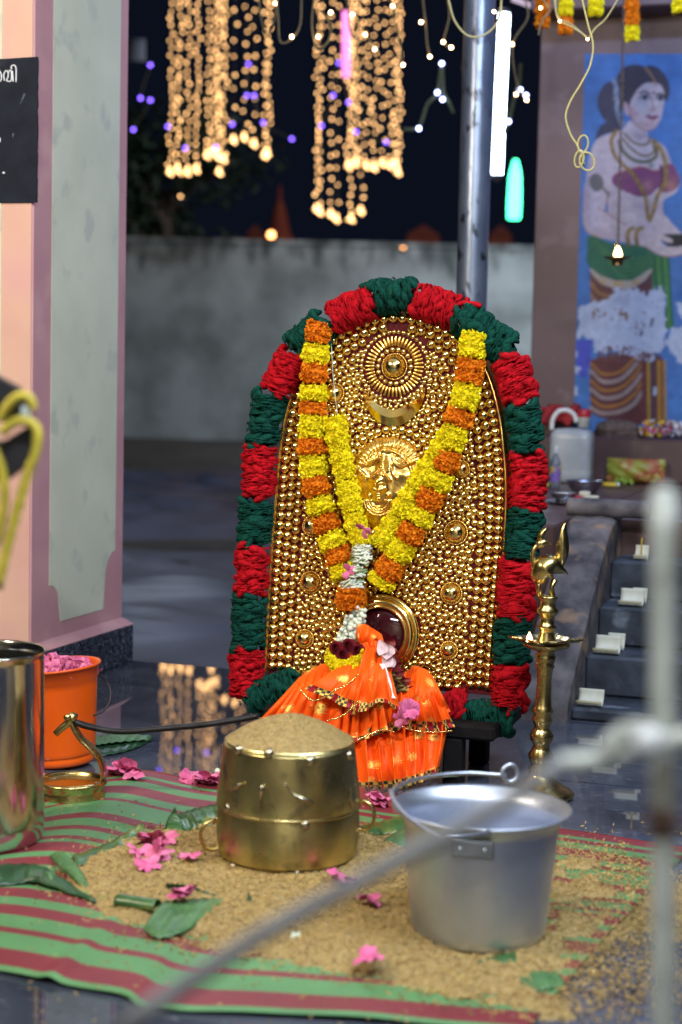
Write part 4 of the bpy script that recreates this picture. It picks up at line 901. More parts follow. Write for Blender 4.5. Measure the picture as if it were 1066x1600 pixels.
def onpot(px, py, rr=112, out=0):
    """point on the pot wall seen at this pixel"""
    dx = (px-449-(1250-py)*.022*-1*0)*s_; r = br(rr); sx_ = np.clip(dx/r, -.98, .98); z = PY(px, py, pb[1]-r*math.sqrt(1-sx_**2))[2]
    d = np.array([sx_, -math.sqrt(1-sx_**2), 0]); return np.array([pb[0], pb[1], 0])+d*(r+out)+Zz*z, d
SIL = mat('tarnished_fittings', (.50, .46, .36), (.3, .27, .2), 60, .3, 1, bump=.3)
for px, py in ((485, 1189), (420, 1178), (371, 1172), (545, 1180), (356, 1262), (366, 1355), (468, 1366), (478, 1290), (543, 1330)):
    rr = 113-10*(1-min(1, (py-1155)/100)) if py < 1260 else 112 if py < 1330 else 104
    p, d = onpot(px, py, rr, 0); Fm = frame(d); g = lathe([(.009, -.002), (.008, .002), (.005, .0045), (1e-5, .0055)], 14); obj('stud', (g[0]@Fm+p, g[1]), SIL, pot)
for pts in ([(445, 1222), (456, 1238), (470, 1247), (490, 1254)], [(410, 1268), (409, 1252), (411, 1236), (411, 1226)], [(352, 1238), (366, 1232), (380, 1224)], [(545, 1230), (546, 1245), (548, 1262)]):
    q = spline(pts, 12); P = [onpot(x, y, 112.5, .002)[0] for x, y in q]; obj('clasp', tube(P, np.array([.8, 1, 1.2, 1.4, 1.7, 2.2, 3.0, 4.0, 4.6, 4.2, 3, 1.4])*.001, 10), SIL, pot)
p, d = onpot(423, 1297, 112, .0015); 
for px, py in ((337, 1303), (574, 1272)):
    sgn = -1 if px < 449 else 1; c = pb+np.array([sgn*br(118 if sgn > 0 else 119), -.01, 0]); c[2] = PY(px, py, pb[1])[2]; th = np.linspace(0, 2*np.pi, 28, endpoint=False)
    o = obj('ring_handle', tube([c+np.array([sgn*.0, 0, 0])+np.array([sgn*.020*math.cos(t), -.006*math.cos(t), .026*math.sin(t)]) for t in th], .0030, 10, closed=True), BRASS2, pot)
    obj('handle_lug', tube([c+np.array([-sgn*.028, 0, .026]), c+np.array([-sgn*.010, 0, .030]), c+np.array([0, 0, .022])], [.006, .005, .004], 10), BRASS2, pot)
# the grain in the pot
def GRAINM(name='paddy_grain_husk'):
    return mat(name, (.38, .27, .10), (.25, .17, .06), 130, .7, bump=.5, bscale=400, detail=6, c3=(.44, .33, .15), sscale=260)
GR = GRAINM(); GR2 = mat('paddy_grain_single', (.46, .33, .125), (.33, .23, .085), 40, .6, vcol=True)
ph_ = PY(449, 1120, pb[1])[2]-pb[2]
rr_ = np.linspace(0, 1, 30); prof = [(br(100.5)*r, Hh-.000+(ph_-Hh+.004)*(1-r**1.7)) for r in rr_[::-1]]
g = lathe(prof, 80); g = (g[0]+np.c_[np.zeros((len(g[0]), 2)), RNG.normal(0, .0009, len(g[0]))], g[1])
GRN = (np.array([[0, 0, -1], [.36, 0, 0], [0, .30, 0], [-.36, 0, 0], [0, -.30, 0], [0, 0, 1]], float), [np.array([[0, 2, 1], [0, 3, 2], [0, 4, 3], [0, 1, 4], [5, 1, 2], [5, 2, 3], [5, 3, 4], [5, 4, 1]])])
def grains(pos, flat=.35, size=.0038):
    n = len(pos); z = RNG.normal(size=(n, 3)); z[:, 2] *= flat; z /= np.linalg.norm(z, axis=1)[:, None]; h = RNG.normal(size=(n, 3)); x = np.cross(z, h); x /= np.linalg.norm(x, axis=1)[:, None]
    R = np.stack([x, np.cross(z, x), z], 1); s = size*RNG.uniform(.8, 1.15, n); V_, F_ = inst(GRN, pos, s, R)
    c = RNG.uniform(.62, 1.25, n)[:, None]*np.array([1, 1, 1])*np.stack([np.ones(n), RNG.uniform(.9, 1.04, n), RNG.uniform(.75, 1.1, n)], 1)
    return (V_, F_), np.repeat(c, len(GRN[0]), 0)
gg = thing('grain_heap', 'conical heap of golden paddy filling the brass pot', 'grain', pb+Zz*(Hh-.002)); gg['kind'] = 'stuff'
obj('heap', put(g, pb), GR, gg)
N_ = 6000; r = np.sqrt(RNG.uniform(0, 1, N_)); a = RNG.uniform(0, 2*np.pi, N_); z = Hh-.001+(ph_-Hh+.004)*(1-r**1.7)
V_, C_ = grains(np.stack([pb[0]+br(98)*r*np.cos(a), pb[1]+br(98)*r*np.sin(a), pb[2]+z], 1), .5); obj('loose_grain', G().add(V_, C_), GR2, gg, smooth=False)['kind'] = 'stuff'
# ---- aluminium bucket
bb = PH(747, 1459, .014); sb = bb[1]/FPX; bt = PY(753, 1263, bb[1]); Hb = bt[2]-bb[2]; ax = nrm(bt-bb); BR = lean(ax)
bk = thing('aluminium_bucket', 'dull aluminium pail with flared rim and bail handle standing on the grain', 'bucket', bb)
k = sb
prof = [(0, .003), (92*k, .002), (97*k, 0), (104*k, .006), (108*k, .018), (109*k, .03)]+[((109+15*f)*k, .03+f*(Hb-.045)) for f in np.linspace(.04, 1, 16)]+[(128*k, Hb-.012), (134*k, Hb-.005), (140*k, Hb-.001), (143*k, Hb+.0005), (143.5*k, Hb+.003), (141.5*k, Hb+.0045), (138*k, Hb+.002), (131*k, Hb-.004), (124*k, Hb-.012)]+[((121-14*f)*k, Hb-.02-f*(Hb-.05)) for f in np.linspace(0, 1, 10)]+[(100*k, .012), (60*k, .008), (0, .008)]
obj('body', put(lathe(prof, 96), bb, BR), ALU, bk)
def BKp(ang, rpx, z): return bb+(np.array([math.cos(ang)*rpx*k, math.sin(ang)*rpx*k, z]))@BR
def bpix(px, py, z):   # on the plane at local height z
    n_ = BR[2]; o_ = bb+n_*z; d = ray(px, py); return CAMP+d*(((o_-CAMP)@n_)/(d@n_))
# bail lying to the left along the rim
hp = [(765, 1300), (735, 1307), (700, 1309), (665, 1296), (632, 1272), (613, 1245), (617, 1232), (640, 1221), (680, 1212), (730, 1208), (770, 1210), (792, 1212)]
hq = spline(hp, 60); P = [bpix(x, y, Hb+.007+.006*math.sin(i/59*math.pi)) for i, (x, y) in enumerate(hq)]
hd = obj('bail_handle', tube(P, .0034, 10), ALU, bk)
c = bpix(797, 1208, Hb+.014); th = np.linspace(0, 2*np.pi, 24, endpoint=False)
obj('hinge_loop', tube([c+np.array([.013*math.cos(t), .004*math.cos(t), .014*math.sin(t)]) for t in th], .0034, 10, closed=True), ALU, bk)
c = BKp(-1.75, 132, Hb-.03); d = (c-bb); d[2] = 0; d = nrm(d); F3 = np.array([nrm(np.cross(Zz, d)), d, Zz])
obj('hinge_lug', box(c-d*.004, (.062, .005, .026), F3, bev=.002), mat('lug_dark_aluminium', (.42, .46, .50), (.3, .34, .38), 30, .45, 1, bump=.2), bk, False)
obj('rivet', inst(sphere(.004, 12, 6), [c-d*.004-Zz*0+F3[0]*x for x in (-.018, .018)]), ALU, bk)
# ---- big steel pot at the left edge
ps = PH(-28, 1316, .003); ks = ps[1]/FPX; pt = PY(-18, 1016, ps[1]); Hs = pt[2]-ps[2]
sp = thing('steel_pot', 'tall polished steel vessel cut by the left edge of the photo', 'pot', ps)
prof = [(0, .004), (78*ks, .003), (88*ks, .004), (95*ks, .014), (98*ks, .035)]+[((98-2*f)*ks, .035+f*(Hs-.05)) for f in np.linspace(.03, 1, 14)]+[(96.5*ks, Hs-.008), (99*ks, Hs-.003), (99.5*ks, Hs), (98*ks, Hs+.002), (95*ks, Hs-.001), (94.5*ks, Hs-.02), (95*ks, .05), (90*ks, .012), (0, .01)]
obj('body', put(lathe(prof, 96), ps), STEEL, sp)
# ---- orange plastic bucket
pr_ = PH(97, 1190, .004); kr = pr_[1]/FPX; pt = PY(84, 1039, pr_[1]); Hr = pt[2]-pr_[2]
OR = mat('orange_plastic', (.80, .115, .004), (.70, .09, .003), 6, .33, sub=.0, coat=.2, rvar=.05)
ob = thing('orange_bucket', 'bright orange plastic bucket filled with pink petals by the pillar', 'bucket', pr_)
axr = lean(nrm(pt-pr_))
prof = [(0, .003), (50*kr, 0), (53*kr, .004), (54*kr, .014), (52.5*kr, .018), (54.5*kr, .022), (55*kr, .03)]+[((55+12*f)*kr, .03+f*(Hr-.06)) for f in np.linspace(.05, 1, 10)]+[(70*kr, Hr-.026), (70.5*kr, Hr-.004), (74*kr, Hr-.003), (75*kr, Hr), (74*kr, Hr+.003), (71*kr, Hr+.002), (68*kr, Hr-.004), (65*kr, Hr-.03), (54*kr, .02), (0, .015)]
obj('body', put(lathe(prof, 80), pr_, axr), OR, ob)
hq = spline([(152, 1052), (166, 1064), (173, 1080), (171, 1098), (160, 1112), (146, 1118)], 30); obj('wire_handle', tube([PY(x, y, pr_[1]-.0-.06*i/29) for i, (x, y) in enumerate(hq)], .0022, 8), IRON, ob)
pm = thing('petal_pile', 'pink flower petals filling the orange bucket', 'petals', pt-Zz*.05); pm['kind'] = 'stuff'
g = G()
for i in range(120):
    a, r = RNG.uniform(0, 6.28), math.sqrt(RNG.uniform())*62*kr; c = pt+np.array([r*math.cos(a), r*math.sin(a), -.022+.022*(1-r/(62*kr))+RNG.uniform(-.004, .008)]); F = frame(nrm(RNG.normal(size=3)+[0, 0, 1.2])); g.add(petalmesh(c, F[0], F[1], F[2], .024, .02, .6))
obj('petals', g, PNK2, pm)['kind'] = 'stuff'
# ---- tall brass lamp
lb = PH(842, 1244, .002); kl = lb[1]/FPX; tp = PY(857, 933, lb[1]); LR = lean(nrm(tp-lb)); HL = np.linalg.norm(tp-lb)
la = thing('standing_lamp', 'tall turned brass oil lamp with lit wick and bird finial beside the shield', 'oil lamp', lb)
zz = lambda y: (1244-y)/(1244-933)*HL
prof_px = [(0, 1243), (57, 1241), (58, 1237), (52, 1231), (40, 1226), (30, 1219), (22, 1212), (18, 1206), (20, 1200), (15, 1193), (19, 1186), (21, 1178), (15, 1170), (13, 1162), (18, 1156), (20, 1148), (15, 1140), (12, 1134), (16, 1128), (17, 1122), (13, 1116), (18, 1110), (14, 1104), (12.5, 1085), (12, 1060), (13, 1045), (16, 1040), (14, 1036), (16, 1030), (17, 1024), (13, 1018), (26, 1013), (38, 1009), (39, 1005)]
pp_ = [(r*kl*.97, zz(y)) for r, y in prof_px]
obj('stem', put(lathe(pp_, 40), lb, LR), BRASS2, la)
# dish with spouts
def dish():
    th = np.linspace(0, 2*np.pi, 80, endpoint=False); rows = []
    sp_ = lambda t: 1+.62*sum(math.exp(-((math.remainder(t-a, 2*math.pi))/.17)**2) for a in (math.radians(-2), math.radians(178), math.radians(250), math.radians(70)))
    for r, z, k_ in ((4, 1003, 0), (26, 1004, .15), (36, 1001, .7), (39, 996, 1), (38, 996, 1), (34, 1000, .7), (20, 1002, .1), (6, 1002, 0)):
        rows.append([(r*kl*(1+(sp_(t)-1)*k_)*math.cos(t), r*kl*(1+(sp_(t)-1)*k_)*math.sin(t), zz(z)) for t in th])
    return grid(np.array(rows), cv=True)
obj('oil_dish', put(dish(), lb, LR), BRASS2, la)
obj('upper_stem', put(lathe([(r*kl*.97, zz(y)) for r, y in [(16, 1003), (15, 998), (12, 988), (12, 982), (17, 979), (12, 975), (11.5, 968), (12, 962), (17, 957), (18, 953), (13, 948), (12, 941), (14, 936), (15.5, 933), (14, 930.5), (0, 930)]], 36), lb, LR), BRASS2, la)
# bird finial (swan with raised tail)
def LP(px, py, dd=0): 
    p = PY(px, py, lb[1]); return p+np.array([0, dd, 0])
bd = G()
B1 = [(838, 905), (841, 899), (848, 893), (855, 888), (862, 886), (868, 884)]
bird = obj('bird_finial', G().add(tube([LP(*p) for p in spline([(850, 912), (846, 903), (849, 892), (856, 886), (864, 884), (872, 888), (880, 892), (888, 897)], 24)], np.interp(np.linspace(0, 1, 24), [0, .15, .35, .55, .7, .85, 1], [.006, .021, .028, .023, .014, .007, .001]), 16))
    .add(tube([LP(*p) for p in spline([(850, 900), (839, 893), (834, 880), (833, 866), (836, 856), (842, 850)], 18)], np.interp(np.linspace(0, 1, 18), [0, .3, 1], [.012, .006, .0042]), 12)), BRASS2, la)
obj('head', G().add(tube([LP(*p) for p in spline([(838, 856), (844, 850), (851, 848), (858, 850), (862, 852)], 10)], [.003, .006, .0085, .0095, .009, .007, .005, .0035, .0022, .0008], 12)).add(tube([LP(842, 847), LP(846, 836), LP(850, 829), LP(855, 826)], [.004, .005, .0045, .002], 8, ridge=.25)), BRASS2, bird)
q = [(869, 886), (868, 868), (869, 852), (873, 842), (875, 834), (879, 820), (884, 817), (886, 830), (889, 850), (888, 866), (882, 882), (876, 890)]
obj('tail', prism([LP(x, y, -.004) for x, y in spline(q, 40, True)][::-1], (0, .008, 0)), BRASS2, bird)
for x0, x1 in ((843, 842), (867, 862)): obj('leg', tube([LP(x0, 905), LP(x1, 918), LP(x1+1, 931)], [.007, .005, .007], 10), BRASS2, bird)
FL = emat('flame', (1.0, .62, .25), 22)
def flame(p, h, parent, m=FL):
    prof = [(0, 0), (.25*h, .10*h), (.30*h, .28*h), (.22*h, .55*h), (.10*h, .8*h), (1e-5, h)]; g = lathe(spline(prof, 16), 14); return obj('flame', put(g, p), m, parent)
flame(PY(827, 1004, lb[1]-.02), .022, la)
obj('wick', tube([PY(838, 1001, lb[1]-.012), PY(829, 1002, lb[1]-.02)], .002, 6), JW, la)
obj('oil', put(lathe([(33*kl, zz(1000.5)), (0, zz(1000.2))], 40), lb, LR), mat('lamp_oil', (.25, .11, .01), (.2, .08, .01), 5, .05, coat=1), la)
# ---- hand lamp at the left: shallow brass dish with a hooked back handle and long iron rod
hb = PH(112, 1247, .002); kh = hb[1]/FPX
hl = thing('brass_hand_lamp', 'shallow brass dish lamp with a tall hooked handle holding an iron rod', 'oil lamp', hb)
prof = [(0, .004), (40*kh, 0), (52*kh, .001), (54*kh, .008), (50*kh, .018), (51*kh, .026), (56*kh, .032), (56*kh, .037), (52*kh, .040), (50*kh, .036), (46*kh, .026), (0, .024)]
obj('dish', put(lathe(prof, 56), hb), BRASS2, hl)
obj('oil', put(lathe([(48*kh, .031), (0, .031)], 40), hb), bpy.data.materials['lamp_oil'], hl)
q = spline([(158, 1228), (162, 1205), (155, 1183), (142, 1168), (128, 1155), (118, 1140), (110, 1122), (107, 1118)], 40); P = []
rows = []
for i, (x, y) in enumerate(q):
    t = i/39; c = PY(x, y, hb[1]+.02-.03*t); wd = .030*(1-t)**1.3+.008; T_ = nrm(PY(*q[min(39, i+1)], hb[1])-PY(*q[max(0, i-1)], hb[1])); n_ = nrm(np.cross(T_, [0, 1, 0])); th_ = .004+.004*t
    rows.append([c+np.array([0, 1, 0])*wd*math.cos(a)+n_*th_*math.sin(a) for a in np.linspace(0, 2*np.pi, 16, endpoint=False)])
obj('handle', grid(np.array(rows), cv=True), BRASS2, hl)
obj('spout', tube([PY(x, y, hb[1]-.01) for x, y in spline([(87, 1147), (96, 1138), (106, 1130), (112, 1118), (114, 1126)], 14)], np.linspace(.0065, .009, 14), 12), BRASS2, hl)
obj('hinge_pin', tube([PY(104, 1121, hb[1]-.03), PY(118, 1118, hb[1]+.03)], .006, 12), BRASS2, hl)
q = spline([(116, 1128), (140, 1136), (190, 1143), (260, 1138), (330, 1131), (404, 1119)], 40); P = np.array([PY(x, y, hb[1]-.01-.0*i) for i, (x, y) in enumerate(q)])
obj('iron_rod', tube(P, .0062, 12), IRON, hl)
q = spline([(114, 1126), (135, 1132), (160, 1139), (180, 1144)], 14); obj('rod_loop', tube([PY(x, y, hb[1]+.012) for x, y in q], .0045, 10), IRON, hl)
# ================================================================== MAT, GRAIN, LEAVES, FLOWERS
def matmat():
    m = bpy.data.materials.new('striped_woven_plastic'); m.use_nodes = True; nt = m.node_tree; N = nt.nodes; L = nt.links; B = N['Principled BSDF']
    uvn = N.new('ShaderNodeUVMap'); uvn.uv_map = 'UVMap'; sx = N.new('ShaderNodeSeparateXYZ'); L.new(uvn.outputs[0], sx.inputs[0])
    cr = N.new('ShaderNodeValToRGB'); cr.color_ramp.interpolation = 'CONSTANT'; E = cr.color_ramp.elements
    g_ = (.085, .25, .095, 1); r_ = (.19, .018, .032, 1); rd = (.32, .012, .016, 1)
    # front edge (0) to back edge (1)
    bands = [(0, g_), (.012, r_), (.070, g_), (.125, r_), (.142, g_), (.190, r_), (.227, g_), (.26, r_), (.30, g_), (.33, r_), (.385, g_), (.41, r_), (.45, g_), (.48, r_), (.53, g_), (.545, r_), (.564, g_), (.60, r_), (.624, g_), (.667, r_), (.70, g_), (.778, r_), (.795, g_), (.83, r_), (.88, g_), (.915, r_), (.94, g_), (.957, r_), (.985, rd)]
    # a ramp holds 32 stops
    E[0].position = 0; E[0].color = bands[0][1]; E[1].position = bands[1][0]; E[1].color = bands[1][1]
    for p, c in bands[2:]:
        e = E.new(p); e.color = c
    L.new(sx.outputs[1], cr.inputs[0])
    w1 = N.new('ShaderNodeTexWave'); w1.wave_type = 'BANDS'; w1.bands_direction = 'Y'; w1.inputs['Scale'].default_value = 46; L.new(uvn.outputs[0], w1.inputs['Vector'])
    w2 = N.new('ShaderNodeTexWave'); w2.wave_type = 'BANDS'; w2.bands_direction = 'X'; w2.inputs['Scale'].default_value = 60; L.new(uvn.outputs[0], w2.inputs['Vector'])
    mu = N.new('ShaderNodeMath'); mu.operation = 'MULTIPLY'; L.new(w1.outputs[1], mu.inputs[0]); L.new(w2.outputs[1], mu.inputs[1])
    no = N.new('ShaderNodeTexNoise'); no.inputs['Scale'].default_value = 9; no.inputs['Detail'].default_value = 5; L.new(uvn.outputs[0], no.inputs['Vector'])
    mr = N.new('ShaderNodeMapRange'); mr.inputs[3].default_value = .72; mr.inputs[4].default_value = 1.25; L.new(no.outputs[0], mr.inputs[0])
    mx = N.new('ShaderNodeMix'); mx.data_type = 'RGBA'; mx.blend_type = 'MULTIPLY'; mx.inputs[0].default_value = 1; L.new(cr.outputs[0], mx.inputs[6]); L.new(mr.outputs[0], mx.inputs[7])
    m2 = N.new('ShaderNodeMix'); m2.data_type = 'RGBA'; m3 = N.new('ShaderNodeMath'); m3.operation = 'MULTIPLY'; m3.inputs[1].default_value = .10; L.new(mu.outputs[0], m3.inputs[0]); L.new(m3.outputs[0], m2.inputs[0]); L.new(mx.outputs[2], m2.inputs[6]); m2.inputs[7].default_value = (.5, .42, .36, 1)
    L.new(m2.outputs[2], B.inputs['Base Color']); B.inputs['Roughness'].default_value = .48
    bm = N.new('ShaderNodeBump'); bm.inputs['Strength'].default_value = .6; bm.inputs['Distance'].default_value = .001; L.new(mu.outputs[0], bm.inputs['Height']); L.new(bm.outputs[0], B.inputs['Normal'])
    return m
# front and back edges given as floor points under pixels
fe = spline([PH(x, y, 0) for x, y in ((-330, 1480), (-150, 1500), (0, 1522), (110, 1546), (190, 1560), (235, 1580), (400, 1590), (600, 1600), (820, 1618))], 140)
be = spline([PH(x, y, 0) for x, y in ((-30, 1262), (70, 1236), (212, 1208), (345, 1230), (600, 1264), (880, 1301), (1066, 1327), (1075, 1329))], 140)
fe = resample(fe, 140); be = resample(be, 140)
nv = 70; P = np.zeros((140, nv, 3)); UVm = np.zeros((140, nv, 2))
for i in range(140):
    for j in range(nv):
        f = j/(nv-1); p = fe[i]*(1-f)+be[i]*f; x = i/139
        p = p+np.array([-.012*math.sin(f*3.1), 0, 0])*(1 if x < .5 else .3)
        ridge = .006*math.exp(-((x-.385-.10*f)/.012)**2)*math.exp(-(f/.35)**2)
        h = .0045+.0008*math.sin(x*19+f*5)+.0006*math.sin(x*41-f*3)+ridge+.002*math.exp(-(f/.03)**2)*max(0, math.sin(x*9+1))
        P[i, j] = [p[0], p[1], max(.0035, h)]; UVm[i, j] = (x*1.6, f)
g = grid(P); mto = obj('woven_mat', (g[0], [f[:, ::-1] for f in g[1]]), matmat(), uv=UVm.reshape(-1, 2))
tag(mto, 'green and maroon striped woven mat spread on the granite floor', 'mat'); s = mto.modifiers.new('t', 'SOLIDIFY'); s.thickness = .0025
# density of the spilled grain, in floor coordinates, from a plan outline
def inside_np(Pg, x, y):
    r = np.zeros(x.shape, bool); j = len(Pg)-1
    for i in range(len(Pg)):
        xi, yi = Pg[i][:2]; xj, yj = Pg[j][:2]
        if yi != yj: r ^= ((yi > y) != (yj > y)) & (x < (xj-xi)*(y-yi)/(yj-yi)+xi)
        j = i
    return r
def dist_np(Pg, x, y):
    d = np.full(x.shape, 1e9); n_ = len(Pg)
    for i in range(n_):
        a, b = Pg[i][:2], Pg[(i+1) % n_][:2]; e = b-a; t = np.clip(((x-a[0])*e[0]+(y-a[1])*e[1])/(e@e+1e-12), 0, 1); d = np.minimum(d, np.hypot(x-a[0]-t*e[0], y-a[1]-t*e[1]))
    return d
HP = [(120, 1345), (180, 1315), (240, 1298), (345, 1285), (470, 1292), (600, 1292), (640, 1330), (760, 1345), (870, 1322), (960, 1345), (1066, 1378), (1130, 1400), (1130, 1450), (1040, 1452), (985, 1448), (940, 1470), (900, 1500), (870, 1540), (880, 1580), (790, 1568), (700, 1556), (600, 1532), (500, 1512), (400, 1500), (320, 1480), (240, 1452), (170, 1435), (130, 1400), (105, 1370)]
HP3 = spline([PH(x, y, .008) for x, y in HP], 120, True)
gx0, gx1, gy0, gy1 = HP3[:, 0].min()-.04, HP3[:, 0].max()+.04, HP3[:, 1].min()-.04, HP3[:, 1].max()+.04
nx, ny = 300, 240; XX, YY = np.meshgrid(np.linspace(gx0, gx1, nx), np.linspace(gy0, gy1, ny))
sd = dist_np(HP3, XX, YY)*np.where(inside_np(HP3, XX, YY), 1, -1)
def sm(shape, sc):
    a = RNG.normal(size=(int(shape[0]/sc)+3, int(shape[1]/sc)+3)); yi = np.linspace(0, a.shape[0]-1.01, shape[0]); xi = np.linspace(0, a.shape[1]-1.01, shape[1]); y0 = yi.astype(int); x0 = xi.astype(int); fy = (yi-y0)[:, None]; fx = (xi-x0)[None]; fy = fy*fy*(3-2*fy); fx = fx*fx*(3-2*fx)
    return a[y0][:, x0]*(1-fy)*(1-fx)+a[y0+1][:, x0]*fy*(1-fx)+a[y0][:, x0+1]*(1-fy)*fx+a[y0+1][:, x0+1]*fy*fx
Nz = sm(XX.shape, 14)*.5+sm(XX.shape, 5)*.3+sm(XX.shape, 2)*.2
right = np.clip((XX-.28)/.25, 0, 1)      # thinner, patchy towards the right
thick = np.clip((sd+.010*Nz)/.05, -1, 1)
hgt = .0065+np.clip(thick, -1, 1)*.010+.0038*Nz-right*(.004+.006*np.clip(Nz+.1, 0, 1))
hgt = np.where(thick < 0, .0065+thick*.03, hgt)
for (cx, cy, amp, rad) in ((pb[0]-.25, pb[1]-.05, .012, .13), (pb[0]+.02, pb[1]-.16, .010, .14), (bb[0]-.17, bb[1]-.05, .012, .10), (pb[0]+.15, pb[1]+.02, .014, .10)): hgt += amp*np.exp(-((XX-cx)**2+(YY-cy)**2)/rad**2)*(thick > 0)*np.clip(thick*1.5, 0, 1)
hgt = np.where((thick > 0) & (right > .2), np.where(Nz*.9+.30 > right*.75, hgt, .002), hgt)
hgt = np.clip(hgt, -.004, .05)
ph_g = obj('paddy_grain', grid(np.stack([XX, YY, hgt], -1))if False else (lambda g: (g[0], [f[:, ::-1] for f in g[1]]))(grid(np.stack([XX, YY, hgt], -1))), GR)
tag(ph_g, 'golden paddy grain spilled in a wide bed over the striped mat', 'grain', kind='stuff')
def hat(x, y):
    i = np.clip(((x-gx0)/(gx1-gx0)*(nx-1)).astype(int), 0, nx-1); j = np.clip(((y-gy0)/(gy1-gy0)*(ny-1)).astype(int), 0, ny-1); return hgt[j, i], sd[j, i], right[j, i]
n_ = 60000; x = RNG.uniform(gx0-.25, gx1+.25, n_); y = RNG.uniform(gy0-.25, gy1+.15, n_); h, s_d, rt_ = hat(x, y)
out = (x < gx0) | (x > gx1) | (y < gy0) | (y > gy1); s_d = np.where(out, -.06, s_d)
prob = np.where(s_d > -.005, 1.0, np.exp(s_d/.03)*.55*(1+3*rt_)+.010); prob = np.where(out, .010, prob)
kp = RNG.uniform(0, 1, n_) < prob; x, y, h = x[kp], y[kp], h[kp]; z = np.maximum(np.where(out[kp], .0075, h), .0075)+.0008
V_, C_ = grains(np.stack([x, y, z], 1), .45, .0047)
o = obj('scattered_grain', G().add(V_, C_), GR2, smooth=False); tag(o, 'loose single husks of paddy scattered over the grain bed and mat edges', 'grain', kind='stuff')
# grain on the dark floor at the lower right
n_ = 2600; x = RNG.normal(.43, .11, n_); y = RNG.normal(2.50, .14, n_); 
V_, C_ = grains(np.stack([x, y, np.full(n_, .0022)+RNG.uniform(0, .002, n_)], 1), .15, .0040)
o = obj('floor_grain', G().add(V_, C_), GR2, smooth=False); tag(o, 'paddy husks strewn over the dark granite floor right of the mat', 'grain', kind='stuff')
# ---- banana leaf pieces
LF = mat('banana_leaf_green', (.05, .14, .04), (.025, .08, .02), 30, .35, bump=.5, bscale=18, stretch=(1, 1, 1), c3=(.20, .22, .05), sscale=12)
LFP = mat('banana_leaf_underside', (.085, .20, .075), (.05, .13, .05), 40, .5, bump=.4, bscale=30); LFD = mat('dark_leaf', (.02, .075, .028), (.010, .04, .016), 25, .4, bump=.4)
def leaf(label, ptsL, ptsR, hs, m, bend=.0, n=26, k=7, rib=.0015):
    """ribbon between two floor curves given under pixels with heights hs"""
    a = spline([PH(x, y, h) for (x, y), h in zip(ptsL, hs[0])], n); b = spline([PH(x, y, h) for (x, y), h in zip(ptsR, hs[1])], n); P = []
    for i in range(n):
        P.append([a[i]*(1-f)+b[i]*f+Zz*(bend*math.sin(math.pi*f)*(.6+.4*math.sin(i*.5))+rib*math.sin(i*1.9+f*2)) for f in np.linspace(0, 1, k)])
    o = obj('banana_leaf', grid(np.array(P)), m); tag(o, label, 'leaf', 'banana leaf pieces around the grain'); s = o.modifiers.new('t', 'SOLIDIFY'); s.thickness = .0006; return o
leaf('torn green banana leaf lying along the back left edge of the grain', [(112, 1338), (170, 1316), (215, 1290), (222, 1288)], [(118, 1352), (180, 1340), (215, 1312), (226, 1290)], [[.014, .016, .03, .034], [.012, .014, .018, .034]], LF, .004)
leaf('upright folded dark leaf tip left of the brass pot', [(256, 1300), (262, 1280), (272, 1264)], [(292, 1300), (284, 1285), (274, 1262)], [[.012, .03, .05], [.012, .025, .052]], LF, .006)
leaf('green leaf tucked behind the left of the brass pot', [(270, 1275), (310, 1262), (360, 1252)], [(290, 1302), (330, 1298), (370, 1290)], [[.018, .02, .02], [.014, .014, .014]], LF, .008)
leaf('grey green leaf edge curling at the left of the grain', [(76, 1338), (98, 1358), (132, 1388)], [(100, 1332), (124, 1356), (140, 1386)], [[.010, .022, .014], [.03, .03, .016]], LFP, .006)
leaf('dark drooping leaf lying on the mat beside the steel pot', [(-60, 1356), (20, 1350), (70, 1356), (150, 1408)], [(-60, 1392), (20, 1382), (62, 1380), (150, 1412)], [[.012, .016, .018, .012], [.008, .010, .014, .010]], LFD, .012)
leaf('small grey folded leaf below the dark drooping leaf', [(54, 1368), (74, 1362), (84, 1360)], [(58, 1376), (78, 1384), (92, 1386)], [[.012, .03, .026], [.010, .010, .010]], LFP, .004)
leaf('thin yellowing leaf strip along the left of the grain', [(110, 1395), (150, 1405), (188, 1420)], [(118, 1385), (158, 1396), (196, 1412)], [[.010, .010, .010], [.012, .014, .012]], mat('yellow_leaf_strip', (.26, .27, .06), (.14, .20, .04), 20, .5), .002)
# rolled leaf
def rolled(label, p0, p1, r, m):
    A = PH(*p0, r+.008); B_ = PH(*p1, r+.008); T = nrm(B_-A); N1 = Zz; N2 = nrm(np.cross(T, Zz)); P = []
    for t in np.linspace(0, 1, 16):
        P.append([A+(B_-A)*t+(N1*math.sin(a)+N2*math.cos(a))*r*(1+.10*a/6)*np.array([1, 1, .75]) for a in np.linspace(-2.2, 4.4, 34)])
    o = obj('banana_leaf', grid(np.array(P)), m); tag(o, label, 'leaf', 'banana leaf pieces around the grain'); s = o.modifiers.new('t', 'SOLIDIFY'); s.thickness = .001
rolled('short rolled green leaf on the grain left of the large leaf piece', (184, 1407), (246, 1416), .014, LF)
leaf('large pale green leaf piece on the front left of the grain', [(258, 1408), (290, 1405), (330, 1404), (362, 1404)], [(224, 1452), (250, 1466), (300, 1450), (358, 1408)], [[.022, .024, .022, .016], [.014, .012, .014, .014]], LFP, .006)
leaf('dark thin leaf blade behind the large pale leaf piece', [(258, 1388), (290, 1392), (340, 1404)], [(262, 1380), (294, 1384), (344, 1400)], [[.020, .018, .016], [.03, .028, .018]], LFD, .002)
leaf('small pointed leaf standing in the grain before the brass pot', [(382, 1428), (385, 1410), (388, 1396)], [(397, 1428), (394, 1410), (389, 1394)], [[.010, .02, .03], [.010, .02, .03]], LFD, .002)
